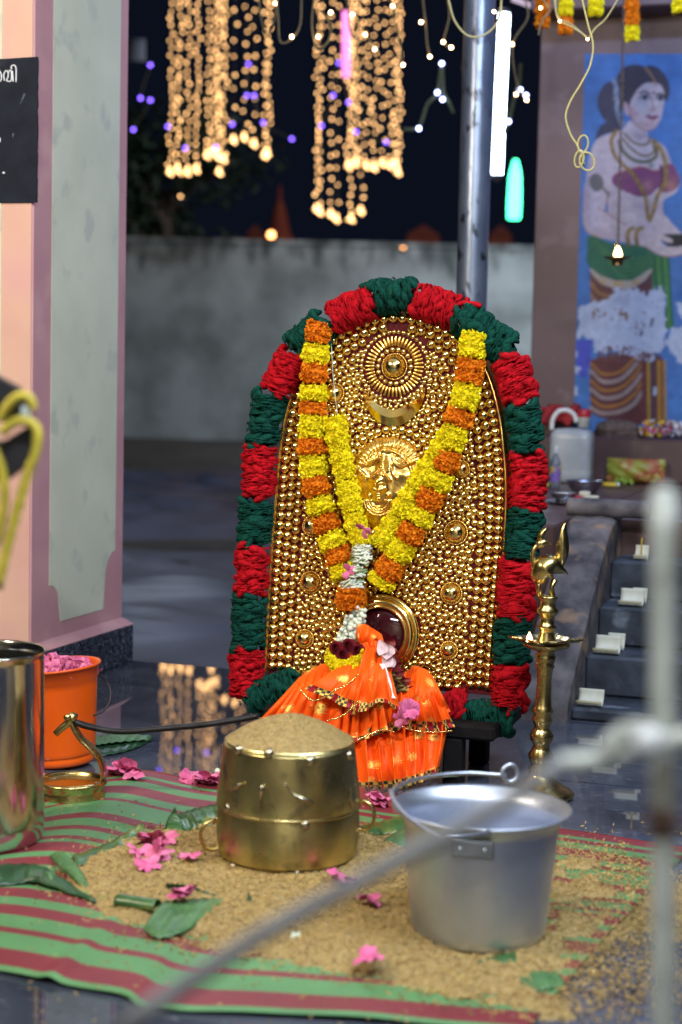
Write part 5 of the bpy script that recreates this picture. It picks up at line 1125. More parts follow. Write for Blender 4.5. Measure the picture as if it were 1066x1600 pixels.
leaf('green leaf between the brass pot and the aluminium bucket', [(560, 1292), (590, 1285), (625, 1275), (640, 1280)], [(570, 1308), (600, 1304), (630, 1300), (645, 1290)], [[.015, .02, .022, .018], [.012, .012, .012, .014]], LF, .01)
leaf('green leaf beside the lower left of the bucket rim', [(596, 1318), (610, 1305), (640, 1290)], [(606, 1330), (628, 1326), (650, 1316)], [[.014, .02, .02], [.012, .012, .012]], LFP, .006)
leaf('flat green leaf under the front of the aluminium bucket', [(738, 1504), (765, 1496), (800, 1488), (832, 1494)], [(742, 1512), (770, 1514), (805, 1512), (830, 1504)], [[.012, .016, .018, .012], [.010, .010, .010, .010]], LF, .004)
leaf('pale green leaf scrap on the lower right edge of the grain', [(800, 1530), (830, 1518), (870, 1520)], [(820, 1545), (850, 1548), (884, 1540)], [[.012, .016, .012], [.008, .010, .008]], LFP, .006)
leaf('long dark green leaf on the floor behind the orange bucket rod', [(130, 1160), (170, 1150), (210, 1148), (240, 1152)], [(138, 1182), (180, 1178), (215, 1168), (238, 1156)], [[.012, .016, .012, .006], [.004, .004, .004, .004]], LFD, .004)
leaf('lighter leaf strip lying over the long dark leaf', [(140, 1154), (180, 1146), (236, 1149)], [(140, 1166), (180, 1160), (232, 1156)], [[.022, .022, .014], [.018, .018, .012]], LFP, .002)
leaf('dark leaf hanging under the stool behind the bucket', [(690, 1216), (694, 1180), (706, 1165)], [(716, 1216), (722, 1190), (710, 1166)], [[.02, .05, .08], [.02, .05, .08]], LFD, .002)
# ---- fallen pink flowers
FLW = [((192, 1208), .034, 7, 2, 'pink oleander on the dark floor beside the hand lamp'), ((208, 1214), .022, 4, 1, 'small pink petal tuft touching the top left mat corner'),
 ((298, 1216), .026, 5, 1, 'pink oleander on the floor at the back edge of the mat'), ((322, 1222), .030, 6, 2, 'ruffled pink oleander beside the white buds behind the pot'), ((334, 1216), .022, 5, 1, 'pink oleander half hidden behind the brass pot'),
 ((236, 1316), .028, 6, 2, 'pink oleander topmost in the cluster on the grain'), ((262, 1312), .024, 5, 1, 'deep pink oleander at the right of the cluster on the grain'), ((216, 1332), .026, 5, 1, 'pink oleander leftmost in the cluster on the grain'), ((246, 1338), .032, 7, 2, 'large pink oleander in the middle of the cluster on the grain'),
 ((232, 1352), .024, 5, 1, 'pink oleander lowest in the cluster on the grain'), ((298, 1340), .024, 3, 1, 'long pink petals right of the flower cluster'), ((288, 1401), .024, 6, 2, 'single pink oleander above the large pale leaf'),
 ((534, 1374), .030, 4, 1, 'pink oleander at the right foot of the brass pot'), ((575, 1405), .026, 4, 1, 'pink oleander on the grain between pot and bucket'), ((576, 1499), .024, 4, 1, 'bright pink oleander on the front of the grain bed'), ((592, 1254), .028, 6, 2, 'pink oleander at the hem of the orange cloth')]
for (p, r, n_, nl, lab) in FLW:
    flower('oleander_flower', PH(p[0], p[1], .032 if p[1] > 1290 else .012), r, n_, lab, fgr, nlay=nl)
flower('oleander_flower', PUc(640, 1108, 3.58-.185), .022, 6, 'pink oleander resting on the orange silk over the skirt', fgr, nlay=2, up=(-.2, -1, .3)); flower('oleander_flower', PUc(628, 1122, 3.58-.18), .017, 4, 'lower pink blossom on the orange silk hem', fgr, up=(-.2, -1, .1))
flower('oleander_flower', SP(570, 826, .085), .020, 3, 'narrow pink blossom tucked where the yellow garland meets', fgr, up=(-.2, -1, .1)); flower('oleander_flower', SP(545, 892, .085), .020, 3, 'pink blossom tucked into the white jasmine', fgr, up=(-.2, -1, .1))
for (x, y), lab in (((341, 1204), 'white jasmine bud cluster beside the pink flowers behind the pot'), ((262, 1352), 'tiny white bud below the pink cluster on the grain'), ((462, 1472), 'small white petal on the front of the grain'), ((436, 1418), 'white petal scrap on the grain before the pot')):
    c = PH(x, y, .014); o = obj('jasmine_bud', inst(sphere(.006, 10, 6), [c+RNG.normal(0, .005, 3)*[1, 1, .3] for _ in range(3)], [1, .8, .9]) if y < 1300 else petalmesh(c, np.array([1, 0, 0]), np.array([0, .8, .3]), Zz, .016, .012, .8), JW); tag(o, lab, 'flower bud')
# ================================================================== THINGS ON THE VERANDAH
DH = .462
def D(px, py, h=DH): return PH(px, py, h)
def DU(px, u, h=DH):
    p = PUc(px, 760, u); p[2] = h; return p
def vessel(name, label, cat, px, pyb, prof_px, m, h=DH, seg=40, part='body', lab2=None):
    b = D(px, pyb, h); k = b[1]/FPX; t = thing(name, label, cat, b); obj(part, put(lathe([(r*k, z*k) for r, z in prof_px], seg), b), m, t); return t, b, k
jb = DU(892, 6.40); kj = jb[1]/FPX; jug = thing('water_can', 'translucent white plastic water can with red cap against the brown wall', 'can', jb)
CAN = mat('milky_plastic', (.40, .42, .42), (.33, .35, .36), 14, .35, trans=.0, bump=.1)
def shell(w0, d0, zs):  # rounded box lofted along z
    th = np.linspace(0, 2*np.pi, 40, endpoint=False); rows = []
    for z, sc in zs: rows.append([jb+Vv*(w0*sc*math.copysign(abs(math.cos(t))**.4, math.cos(t)))+U*(d0*sc*math.copysign(abs(math.sin(t))**.4, math.sin(t)))+Zz*z for t in th])
    return grid(np.array(rows), cv=True)
obj('body', shell(33*kj, 22*kj, [(0, .01), (.0, .9), (.006, 1.0), (.04, 1.0), (.045, .985), (.05, 1), (.16, 1.0), (.18, .97), (.195, .80), (.20, .4), (.2, .01)]), CAN, jug)
obj('handle', tube([PY(x, y, jb[1]) for x, y in spline([(862, 672), (864, 655), (873, 643), (886, 641), (897, 648), (901, 660)], 20)], .0085, 12), mat('white_plastic', (.68, .68, .64), (.6, .6, .56), 20, .4), jug)
c = PY(912, 668, jb[1]); obj('cap', put(lathe([(.001, .0), (.021, 0), (.021, .03), (.024, .032), (.024, .062), (.02, .066), (1e-5, .066)], 24), c), bpy.data.materials['white_plastic'], jug)
obj('cap_top', put(lathe([(.0245, .038), (.0255, .04), (.0255, .064), (.021, .068), (1e-5, .069)], 24), c), mat('red_plastic_cap', (.45, .02, .03), (.38, .015, .02), 20, .4), jug)
g = grid(np.array([[PY(846+i*6.2, 634+3*math.sin(i*1.2)+j*5.5+1.5*math.cos(i*2+j), 6.70+.02*math.sin(i*1.9+j)) for j in range(6)] for i in range(11)]))
o = obj('red_cloth', (g[0], [f[:, ::-1] for f in g[1]]), mat('crumpled_red_cloth', (.36, .015, .02), (.2, .01, .012), 20, .8, bump=.6)); tag(o, 'crumpled red cloth bundle behind the handle of the water can', 'cloth'); s = o.modifiers.new('t', 'SOLIDIFY'); s.thickness = .03
t, b, k = vessel('small_bottle', 'small clear bottle with white cap and coloured label beside the can', 'bottle', 867, 762, [(0, 0), (8, 0), (9, 2), (9, 38), (7, 45), (3.5, 51), (3.2, 56), (1e-3, 56)], mat('clear_bottle_plastic', (.5, .55, .6), (.45, .5, .55), 20, .12, trans=.7))
obj('label', put(lathe([(9.4*k, 10*k), (9.4*k, 34*k)], 30), b), mat('bottle_label_purple_yellow', (.55, .40, .10), (.22, .12, .42), 30, .5, contrast=(.48, .52)), t)
obj('cap', put(lathe([(4.2*k, 54*k), (4.2*k, 63*k), (3.6*k, 65*k), (1e-5, 65*k)], 20), b), bpy.data.materials['white_plastic'], t)
STEELB = mat('bright_steel', (.55, .56, .6), (.45, .46, .5), 20, .3, 1)
bowlp = lambda r, h_: [(0, .5), (r*.55, 0), (r*.62, 1), (r*.85, h_*.45), (r*.97, h_*.85), (r, h_), (r*1.04, h_+.6), (r*.97, h_+.2), (r*.9, h_*.8), (r*.6, 2), (0, 1.6)]
vessel('steel_bowl', 'large shiny steel bowl on the maroon verandah beside the bottle', 'bowl', 913, 771, bowlp(29, 20), STEELB)
pl_, b, k = vessel('steel_plate', 'flat steel plate under the small bowl and white pieces', 'plate', 898, 786, [(0, .6), (38, .4), (44, 2.4), (47, 3), (46, 3.6), (43, 3), (37, 1.4), (0, 1.4)], STEELB)
t, b, k = vessel('small_bowl', 'small steel bowl of rice standing on the steel plate', 'bowl', 881, 785, bowlp(22, 15), STEELD, DH+.004)
obj('rice', put(lathe([(20*k, 14*k), (10*k, 15.5*k), (1e-5, 16*k)], 24), b), mat('white_rice', (.55, .52, .46), (.42, .40, .36), 200, .8, bump=.5), t)
for i, (px, py, m, lab, cat) in enumerate(((914, 777, 'CR', 'cream cube of camphor on the steel plate', 'camphor'), (924, 781, 'CR', 'flat cream scrap at the right of the steel plate', 'camphor'), (904, 785, 'RD', 'small red lump on the steel plate by the bowl', 'fruit'))):
    c = D(px, py, DH+.008); M_ = mat('cream_lump', (.55, .52, .42), (.45, .42, .34), 60, .8) if m == 'CR' else mat('red_lump', (.4, .01, .03), (.3, .01, .02), 40, .5)
    o = obj('camphor' if m == 'CR' else 'red_fruit', box(c+Zz*.010, ((.035, .026, .02), (.05, .03, .008), (.02, .02, .02))[i], AX, bev=.004) if m == 'CR' else inst(sphere(.013, 14, 8), [c+Zz*.010]), M_); tag(o, lab, cat)
a, b_ = D(943, 757, DH+.012), D(964, 757, DH+.012); yt = thing('yellow_packet', 'thin yellow packet with a white end behind the steel bowl', 'packet', (a+b_)/2-Zz*.01)
obj('wrapper', box((a+b_)/2, (.050, .016, .014), AX, bev=.003), mat('yellow_wrapper', (.60, .45, .03), (.5, .36, .02), 40, .4), yt); obj('end', box(b_+Vv*.004, (.012, .014, .012), AX, bev=.002), WHT, yt)
o = obj('yellow_box', box(D(849, 757, DH+.008), (.05, .02, .014), AX, bev=.002), bpy.data.materials['yellow_wrapper']); tag(o, 'low yellow box left of the small bottle', 'box')
# printed pillow packet
pc = DU(993, 6.46); nn = 30; rows = []
for s_ in (1, -1):
    R2 = []
    for i in range(nn):
        a = -1+2*i/(nn-1); R2.append([pc+Vv*(a*.108+.003*math.sin(j*2))+Zz*(.048+b*.043*(1+.05*abs(a)))+U*(-s_*.026*(1-abs(a)**3)*(1-abs(b)**3)+.003*math.sin(a*9+b*6)) for j, b in enumerate(np.linspace(-1, 1, 14))])
    rows.append(grid(np.array(R2)))
g = G().add(rows[0]).add((rows[1][0], [f[:, ::-1] for f in rows[1][1]]))
o = obj('printed_packet', g, mat('red_green_packet', (.30, .07, .03), (.24, .26, .03), 13, .5, contrast=(.42, .56), bump=.3, c3=(.45, .42, .12), sscale=20)); tag(o, 'pillow shaped packet printed green and red leaning on the ledge', 'packet')
for px, py, s_, lab in ((966, 752, .03, 'crumpled pale green leaf before the printed packet'), (980, 754, .024, 'second small green leaf right of the crumpled one')):
    c = DU(px, 6.38-.0*py); o = obj('green_leaf', grid(np.array([[c+Vv*(a*s_)+Zz*(.004+s_*.5*(1-a*a)*(b+.3)+.006*math.sin(a*7+b*5))+U*(b*s_*.8) for b in np.linspace(0, 1, 7)] for a in np.linspace(-1, 1, 12)])), mat('pale_leaf', (.24, .34, .04), (.15, .24, .03), 40, .5)); tag(o, lab, 'leaf')
# ledge: nest of fibre and flower pile
LH = .631; nb = PUc(965, 672, 6.60); nb[2] = LH; g = G()
for i in range(90):
    a0 = RNG.uniform(0, 6.28); r = RNG.uniform(.03, .095); z = RNG.uniform(.004, .055*(1.1-r/.1)); th = np.linspace(a0, a0+RNG.uniform(1.5, 3.5), 12)
    g.add(tube([nb+Vv*(r*math.cos(t)*(1+.1*math.sin(t*3)))+U*(r*.7*math.sin(t))+Zz*(z+.008*math.sin(t*2+i)) for t in th], .0028, 5))
fn = thing('fibre_nest', 'brown tangle of coconut fibre on the ledge below the painting', 'fibre', nb); obj('fibres', g, mat('coconut_fibre', (.16, .11, .09), (.09, .06, .05), 60, .9), fn)['kind'] = 'stuff'
obj('fibre_core', put(sphere(1, 24, 12), nb+Zz*.012)if False else (sphere(1, 24, 10)[0]*[.085, .065, .035]+nb+Zz*.03, sphere(1, 24, 10)[1]), bpy.data.materials['coconut_fibre'], fn)
PB = [mat('white_petals', (.62, .60, .66), (.5, .48, .56), 60, .7), mat('pink_petals', (.45, .06, .16), (.3, .03, .1), 60, .7), mat('yellow_petals', (.6, .42, .03), (.5, .3, .02), 60, .7)]
fp = thing('offering_flowers', 'heap of white, pink and yellow petals on the ledge at the right edge', 'flowers', PUc(1040, 676, 6.56)*[1, 1, 0]+[0, 0, LH]); fp['kind'] = 'stuff'
for mi, (m, cn) in enumerate(zip(PB, (150, 60, 50))):
    g = G()
    for i in range(cn):
        px = RNG.uniform(1003, 1110) if mi != 2 else RNG.uniform(1003, 1035); c = PUc(px, 672, 6.56+RNG.uniform(-.04, .05)); c[2] = LH+RNG.uniform(.003, .05 if px > 1030 or abs(px-1014) < 5 else .02); F = frame(nrm(RNG.normal(size=3)+[0, -.3, 1])); g.add(petalmesh(c, F[0], F[1], F[2], .022, .018, .7, na=4, nb=5))
    obj('petals', g, m, fp)['kind'] = 'stuff'
# ---- banana stem cups on the steps
BS = mat('banana_stem_white', (.62, .62, .55), (.54, .54, .46), 30, .6); BSE = mat('banana_stem_rim', (.40, .37, .24), (.32, .29, .18), 30, .7)
def cup(pxl, pxr, u, h, r, lab):
    a, b = PUc(pxl, 900, u), PUc(pxr, 900, u); a[2] = b[2] = h; t = thing('banana_stem_cup', lab, 'stem piece', (a+b)/2, 'curved white banana stem pieces on the steps')
    P = [[a+(b-a)*f+U*(r*math.sin(s_*math.pi/2))+Zz*(.004+1.25*r*(1-math.cos(s_*math.pi/2))) for s_ in np.linspace(-.45, 1.05, 14)] for f in np.linspace(0, 1, 8)]
    o = obj('inner_skin', grid(np.array(P)), BS, t); s = o.modifiers.new('t', 'SOLIDIFY'); s.thickness = .004; s.offset = -1
    obj('rim', tube([p[0] for p in P], .0042, 8), BSE, t); return t
cup(909, 948, 4.30, .033, .026, 'lone curved stem piece on the lowest step'); cup(932, 972, 4.475, .14, .030, 'front stem piece of the pair on the second step'); cup(951, 978, 4.545, .14, .028, 'back stem piece of the pair on the second step')
cup(969, 1006, 4.645, .247, .030, 'front stem piece on the third step'); cup(988, 1011, 4.715, .247, .026, 'stem piece standing behind another on the third step'); cup(990, 1011, 4.83, .354, .026, 'stem piece on the top step under the yellow stick')
a = PUc(1003, 845, 4.835); a[2] = .358; o = obj('incense_stick', tube([a, a+Zz*.05, a+Zz*.058+Vv*.001], [.0022, .0022, .001], 6), bpy.data.materials['yellow_wrapper']); tag(o, 'thin yellow stick standing in the stem piece on the top step', 'stick')
# ================================================================== HANGING THINGS
# chain lamp
HY = 6.15; hb_ = PY(965, 415, HY); k = HY/FPX; hg = thing('hanging_lamp', 'small brass oil lamp burning on a long chain before the painting', 'oil lamp', hb_)
obj('bowl', put(lathe([(0, 0), (9*k, 0), (8*k, 2*k), (10*k, 8*k), (20*k, 11*k), (22*k, 13*k), (19*k, 13*k), (9*k, 9.5*k), (0, 9*k)], 40), hb_), mat('dark_brass', (.36, .24, .10), (.2, .13, .06), 40, .3, 1), hg)
flame(hb_+Zz*12*k+np.array([0, -.0, 0]), 20*k, hg)
obj('wick_post', tube([hb_+Zz*10*k, hb_+Zz*14*k], .004, 8), BRASS2, hg)
tp_ = PY(976, -40, HY); bt_ = PY(966, 385, HY); n_ = 74; ch = None
obj('hook', tube([PY(x, y, HY+.006) for x, y in spline([(965, 404), (962, 392), (963, 380), (967, 374)], 12)], .0028, 8), BRASS2, hg)
lk = []
for i in range(n_):
    t = i/(n_-1); c = bt_+(tp_-bt_)*t; th = np.linspace(0, 2*np.pi, 12, endpoint=False); e = np.array([1, 0, 0]) if i % 2 else np.array([0, 1, 0]); lk.append([c+e*.0052*math.cos(a)+nrm(tp_-bt_)*.0098*math.sin(a) for a in th])
CH = mat('dark_chain_steel', (.22, .17, .15), (.12, .09, .08), 60, .4, 1)
for P in lk: obj('chain_link', tube(P, .0017, 5, closed=True), CH, hg)
# yellow cord with a knot
CORD = mat('pale_yellow_cord', (.62, .54, .24), (.48, .42, .18), 200, .8, bump=.5, bscale=500)
z3 = lambda P: [(780+a/3.727, b/3.727) for a, b in P]
CY = 4.35
yc = thing('knotted_cord', 'pale yellow cord hanging in a curve and ending in a looped knot', 'cord', PY(910, 266, CY))
obj('cord', tube([PY(x, y, CY) for x, y in spline(z3([(470, -80), (485, 0), (520, 150), (547, 260), (530, 380), (475, 490), (415, 590), (388, 680), (415, 780), (455, 845), (465, 880)]), 80)], .0026, 10, ridge=.12, twist=60), CORD, yc)
for cx, cy, rx, ry, ro in ((488, 838, 30, 50, .15), (512, 940, 42, 54, -.3), (466, 925, 26, 50, .2)):
    P = []
    for t in np.linspace(0, 2*np.pi, 30, endpoint=False):
        dx, dy = rx*math.cos(t), ry*math.sin(t); q = z3([(cx+dx*math.cos(ro)-dy*math.sin(ro), cy+dx*math.sin(ro)+dy*math.cos(ro))])[0]; P.append(PY(*q, CY+.006*math.sin(t)))
    obj('loop', tube(P, .0025, 10, closed=True), CORD, yc)
obj('knot', tube([PY(x, y, CY-.008+.003*i) for i, (x, y) in enumerate(spline(z3([(470, 880), (500, 900), (480, 930), (495, 955), (470, 950), (490, 905), (505, 885)]), 24)[::1])][:24], .0036, 10), CORD, yc)
WB = emat('warm_bulb', (1.0, .62, .30), 26); VB = emat('violet_bulb', (.20, .10, 1.0), 7); WBF = emat('far_warm_bulb', (1.0, .53, .20), 6.2)
BUL = sphere(1, 10, 6)
def cordlight(pts, Y, rad, m, lab, bulbs, br_=.004, bm=None, cat='fairy lights', grp='thin cords with tiny bulbs above the shield'):
    pts = [(x, y) for x, y in pts]; P = [PY(x, y, Y) for x, y in spline(pts, 40)]; t = thing('fairy_lights', lab, cat, P[-1], grp)
    obj('cord', tube(P, rad, 6), m, t)
    for x, y in bulbs: obj('bulb', inst(BUL, [PY(x, y, Y-.01)], br_), bm or WB, t)
    return t
c2 = lambda P: [(400+a/2.317, b/2.317) for a, b in P]
TW = mat('brown_twisted_wire', (.20, .15, .06), (.12, .09, .04), 60, .7)
cordlight(z3([(300, -60), (322, 0), (345, 110), (430, 160), (490, 200), (515, 225)]), 4.9, .0022, CORD, 'pale cord with warm bulbs left of the knotted cord', z3([(353, 124), (515, 228)]), .0035)
cordlight(z3([(720, -60), (690, 0), (620, 110), (560, 165), (520, 225)]), 4.92, .0022, CORD, 'pale cord sweeping down from the right to the knotted cord', [], .0035)
cordlight(z3([(330, -60), (340, 90), (420, 140), (510, 215)]), 4.95, .0016, CORD, 'second thin strand beside the pale cord with two bulbs', [])
cordlight(z3([(240, -30), (290, 60), (265, 100), (240, 150), (230, 205)]), 5.4, .003, TW, 'orange lit wire curl below the marigolds near the tube', z3([(242, 46)]), .0045)
cordlight(c2([(690, -40), (700, 10), (722, 80), (770, 130), (830, 125), (880, 70), (890, -20)]), 5.2, .0028, CORD, 'yellow cord drooping across the steel column', c2([(862, 42)]), .005)
cordlight(c2([(75, -40), (80, 60), (88, 150), (125, 145), (160, 90), (165, -40)]), 6.0, .0035, TW, 'brown wire loop drooping at the top centre left', c2([(130, 133)]), .006)
cordlight(c2([(10, -40), (18, 60), (40, 120), (70, 60), (72, -20)]), 6.1, .003, TW, 'brown wire hanging between the two light curtains', c2([(71, 12)]), .006)
cordlight(c2([(215, -40), (203, 90), (222, 175), (262, 150), (270, 90), (235, 40)]), 6.0, .0035, TW, 'brown wire loop over the right light curtain', c2([(226, 133), (271, 45)]), .006)
cordlight(c2([(330, -40), (345, 120), (396, 125), (430, 178)]), 6.2, .003, TW, 'wire with three warm bulbs right of the pink tube', c2([(350, 52), (396, 125), (430, 178)]), .006)
cordlight(c2([(480, -40), (495, 22), (515, 110), (533, 235)]), 6.3, .003, TW, 'wire dangling along the right light curtain edge', c2([(495, 22), (533, 235)]), .006)
cordlight(c2([(600, -40), (615, 90), (620, 160), (630, 205)]), 6.4, .0035, TW, 'dangling brown wire between curtain and column', c2([(598, 80), (630, 205)]), .006)
cordlight(c2([(690, -40), (700, 60), (680, 150), (707, 172)]), 6.4, .003, TW, 'short wire with paired bulbs beside the steel column', c2([(678, 152), (707, 172)]), .006)
cordlight(c2([(960, -40), (985, 60), (930, 160), (945, 300), (975, 362)]), 6.5, .003, TW, 'wire with warm bulbs beside the bright white tube', c2([(928, 160), (942, 342), (980, 362)]), .006)
z1 = lambda P: [(a/2.479, b/2.479) for a, b in P]
def vio(P, Y, lab, extra=()): return cordlight(P, Y, .003, TW, lab, list(P)[0:]+list(extra), .016, VB, 'fairy lights', 'violet lights strung across the yard')
vio(z1([(583, 252), (545, 380), (583, 388), (517, 502)]), 16, 'violet lights beside the pink pillar')
vio(z1([(650, 490), (718, 574), (836, 570), (900, 482)]), 16.5, 'violet lights over the left light curtain')
vio(z1([(963, 248), (957, 370), (985, 370), (1020, 475)])+c2([(130, 503)]), 16.2, 'violet lights between the two light curtains')
vio(c2([(238, 455), (280, 345), (300, 228), (335, 370), (363, 477), (472, 515)]), 16.4, 'violet lights over the right light curtain')
PVB = emat('pale_blue_bulb', (.45, .50, 1.0), 12); GCD = mat('greenish_cord', (.14, .17, .08), (.09, .11, .05), 30, .7)
cordlight(c2([(535, 470), (590, 460), (620, 380), (657, 335), (673, 230), (680, 330), (700, 370), (715, 410)]), 7.6, .008, GCD, 'slack green cord with pale violet bulbs left of the column', c2([(590, 465), (657, 335), (676, 360), (673, 230)]), .010, PVB)
cordlight(c2([(900, 480), (915, 440), (940, 340), (955, 290), (960, 230)]), 7.4, .008, GCD, 'slack green cord with pale bulbs right of the white tube', c2([(957, 325), (978, 345), (915, 440)]), .010, PVB)
# light curtains: strands of warm bulbs hanging beyond the yard wall side
LY = 25.0; kL = LY/FPX; STW = mat('thin_dark_wire', (.03, .025, .02), (.02, .015, .01), 20, .7)
strands = [(266, 272, 10), (278, 268, 11), (282, 308, 26), (293, 272, 10), (307, 268, 9), (324, 246, 11), (333, 240, 9), (341, 248, 8), (350, 252, 9), (343, 272, 26), (365, 222, 22), (382, 218, 18), (397, 228, 20), (418, 242, 10), (414, 246, 14),
 (495, 330, 10), (500, 334, 14), (517, 338, 16), (526, 345, 22), (545, 262, 9), (549, 345, 11), (564, 333, 17), (556, 258, 9), (573, 262, 15), (585, 265, 12), (598, 258, 16), (610, 262, 14), (622, 272, 9), (618, 258, 14)]
bulb_me = None
for si, (x0, yb, sp_) in enumerate(strands):
    side = 'left' if x0 < 450 else 'right'
    top = PY(x0+4, -50, LY+RNG.uniform(-.4, .4)); sp_ = sp_*1.15; n_ = min(78, int((yb+45)/sp_))
    t = thing('light_string', 'vertical string of warm bulbs in the %s light curtain' % side, 'string lights', PY(x0, yb, LY), 'warm strings of the %s light curtain' % side)
    P = [PY(x0+4*(1-(y+50)/(yb+50))+RNG.normal(0, .5), y, LY) for y in np.linspace(-50, yb, 24)]
    obj('wire', tube(P, .006, 5), STW, t)
    for i in range(n_):
        y = yb-i*sp_-RNG.uniform(0, .30)*sp_; c = PY(x0+RNG.normal(0, 2.3)+4*(yb-y)/(yb+50), y, LY)
        r = .0165*RNG.uniform(.8, 1.15)
        if bulb_me is None:
            me0b = bpy.data.meshes.new('bulb'); me0b.from_pydata([tuple(v) for v in BUL[0]], [], [tuple(int(q) for q in f) for f in BUL[1][0]]); me0b.materials.append(WBF); me0b.update(); bulb_me = me0b
        o = bpy.data.objects.new('bulb', bulb_me); COL.objects.link(o); o.parent = t; o.location = Vector(c-wloc(t)); o.scale = (r, r, r)
    for dx, dy in ((-2, -3), (2, 0), (0, -8)):   # cluster of bulbs at the tip
        if sp_ > 20 and yb > 300 and x0 < 450: break
        o = bpy.data.objects.new('bulb', bulb_me); COL.objects.link(o); o.parent = t; o.location = Vector(PY(x0+dx, yb+dy, LY-.05)-wloc(t)); o.scale = (.026,)*3
# tube lights
def tubelight(lab, p0, p1, Y, r, m, fx=True):
    a, b = PY(*p0, Y), PY(*p1, Y); t = thing('tube_light', lab, 'tube light', b); T = nrm(a-b)
    obj('glass_tube', tube([a+(b-a)*f for f in np.linspace(0, 1, 8)], r, 18), m, t)
    if fx:
        obj('batten', box((a+b)/2+np.array([.0, .045, 0]), (.05, .03, np.linalg.norm(a-b)+.08), np.array([nrm(np.cross([0, 1, 0], T)), [0, 1, 0], T]), bev=.004), mat('white_batten', (.7, .7, .7), (.6, .6, .6), 20, .4), t)
        for e, s_ in ((a, 1), (b, -1)): obj('end_cap', tube([e, e+T*s_*.03], r*1.15, 16), bpy.data.materials['white_batten'], t)
    return t
tubelight('bright white tube light hung upright beside the steel column', (788, 22), (777, 272), 12.5, .034, emat('white_tube_glow', (.66, .84, 1.0), 26))
tubelight('short pink tube light in front of the right light curtain', (541, 18), (541, 120), 16, .036, emat('pink_tube_glow', (1.0, .22, .62), 2.2), False)
tubelight('green glowing tube low behind the bright white tube', (806, 250), (803, 342), 19, np.array([.02, .045, .06, .065, .068, .07, .07, .065]), emat('green_tube_glow', (.06, 1.0, .42), 9), False)
tubelight('pink end of a lit tube lying at the top edge above the white tube', (800, -2), (845, 14), 8, .012, emat('dim_pink_glow', (.75, .6, .8), .8), False)
# distant lit things beyond the wall
cone_b = PY(436, 385, 34); kk = 34/FPX
cn = thing('lit_shrine_top', 'small cone roofed shrine glowing dull orange beyond the wall', 'shrine', cone_b-Zz*1.0); obj('cone_roof', put(lathe([(0, 96*kk), (2*kk, 92*kk), (4*kk, 70*kk), (8*kk, 60*kk), (12*kk, 45*kk), (18*kk, 20*kk), (26*kk, 5*kk), (30*kk, -80*kk)], 24), cone_b), mat('orange_painted_roof', (.26, .05, .02), (.16, .025, .012), 2, .8), cn)
for i, (x, y, w_) in enumerate(((660, 385, 26), (780, 385, 18), (400, 385, 16))):
    p = PY(x, y, 36); o = thing('small_shrine', ('low square shrine glowing dull red beyond the middle of the wall', 'narrow reddish shrine beyond the wall behind the steel column', 'squat reddish shrine left of the cone roofed one')[i], 'shrine', p-Zz*1); 
    obj('shrine_body', box(p-Zz*.3, (w_*2*36/FPX, .6, 1.0), bev=.03), bpy.data.materials['orange_painted_roof'], o, False); obj('shrine_roof', prism([p+np.array([-w_*36/FPX, -.35, .2]), p+np.array([w_*36/FPX, -.35, .2]), p+np.array([0, -.35, .42])], (0, .7, 0)), bpy.data.materials['orange_painted_roof'], o, False)
for (x, y, r, lab) in ((424, 367, .055, 'round orange lamp glowing on the wall coping at left'), (630, 384, .045, 'small orange lamp on the wall coping near the middle')):
    t = thing('wall_lamp', lab, 'lamp', PY(x, y+6, WY)); p = PY(x, y, WY+.0); obj('globe', inst(sphere(1, 20, 12), [p], r), emat('orange_globe', (1.0, .40, .12), 9), t); obj('lamp_base', tube([p-Zz*.12, p-Zz*(r*.8)], .02, 10), IRON, t)
    d = bpy.data.lights.new('shrine_glow', 'POINT'); d.energy = 10; d.color = (1, .35, .12); d.shadow_soft_size = .2; o = bpy.data.objects.new('shrine_glow', d); COL.objects.link(o); o.location = p+np.array([.4, 5.2, .6])
o = obj('white_signboard', box(PY(212, 78, 24), (.26, .04, .3), bev=.01), mat('pale_signboard', (.30, .30, .36), (.22, .22, .28), 6, .6)); tag(o, 'small pale board beside the pink pillar in the dark yard', 'board')
# dark tree beyond the wall, left
tb = PY(262, 375, 31); tb[2] = -.33; TRK = mat('tree_bark', (.08, .06, .045), (.05, .035, .03), 8, .9, bump=.6); TLF = mat('dark_mango_leaf', (.022, .045, .022), (.012, .028, .012), 9, .6, vcol=True)
tr_ = thing('mango_tree', 'dark leafy tree beyond the left of the wall', 'tree', tb); g = G(); br_pts = []
g.add(tube([tb+Zz*z+np.array([.1*math.sin(z), 0, 0]) for z in np.linspace(0, 4.2, 14)], np.linspace(.24, .10, 14), 12))
for i in range(12):
    a = RNG.uniform(0, 6.28); z0_ = RNG.uniform(1.9, 4.0); e = tb+np.array([math.cos(a)*RNG.uniform(.8, 1.9), math.sin(a)*1.2, z0_+RNG.uniform(.4, 1.8)]); s0 = tb+Zz*z0_; P = [s0, s0*.5+e*.5+Zz*.15, e]; g.add(tube(spline(P, 8), np.linspace(.07, .02, 8), 8)); br_pts.append(e); br_pts.append(s0*.4+e*.6)
obj('trunk', g, TRK, tr_)
L1 = (np.array([[-.3, 0, 0], [0, .16, .05], [.3, 0, 0], [0, -.16, .05]])*.32, [np.array([[0, 3, 2, 1]])]); pos = []
for e in br_pts:
    m_ = 210; q = RNG.normal(size=(m_, 3)); q /= np.linalg.norm(q, axis=1)[:, None]; pos.append(e+q*(RNG.uniform(.2, .62, m_)**.8)[:, None]*[1.1, 1, .8])
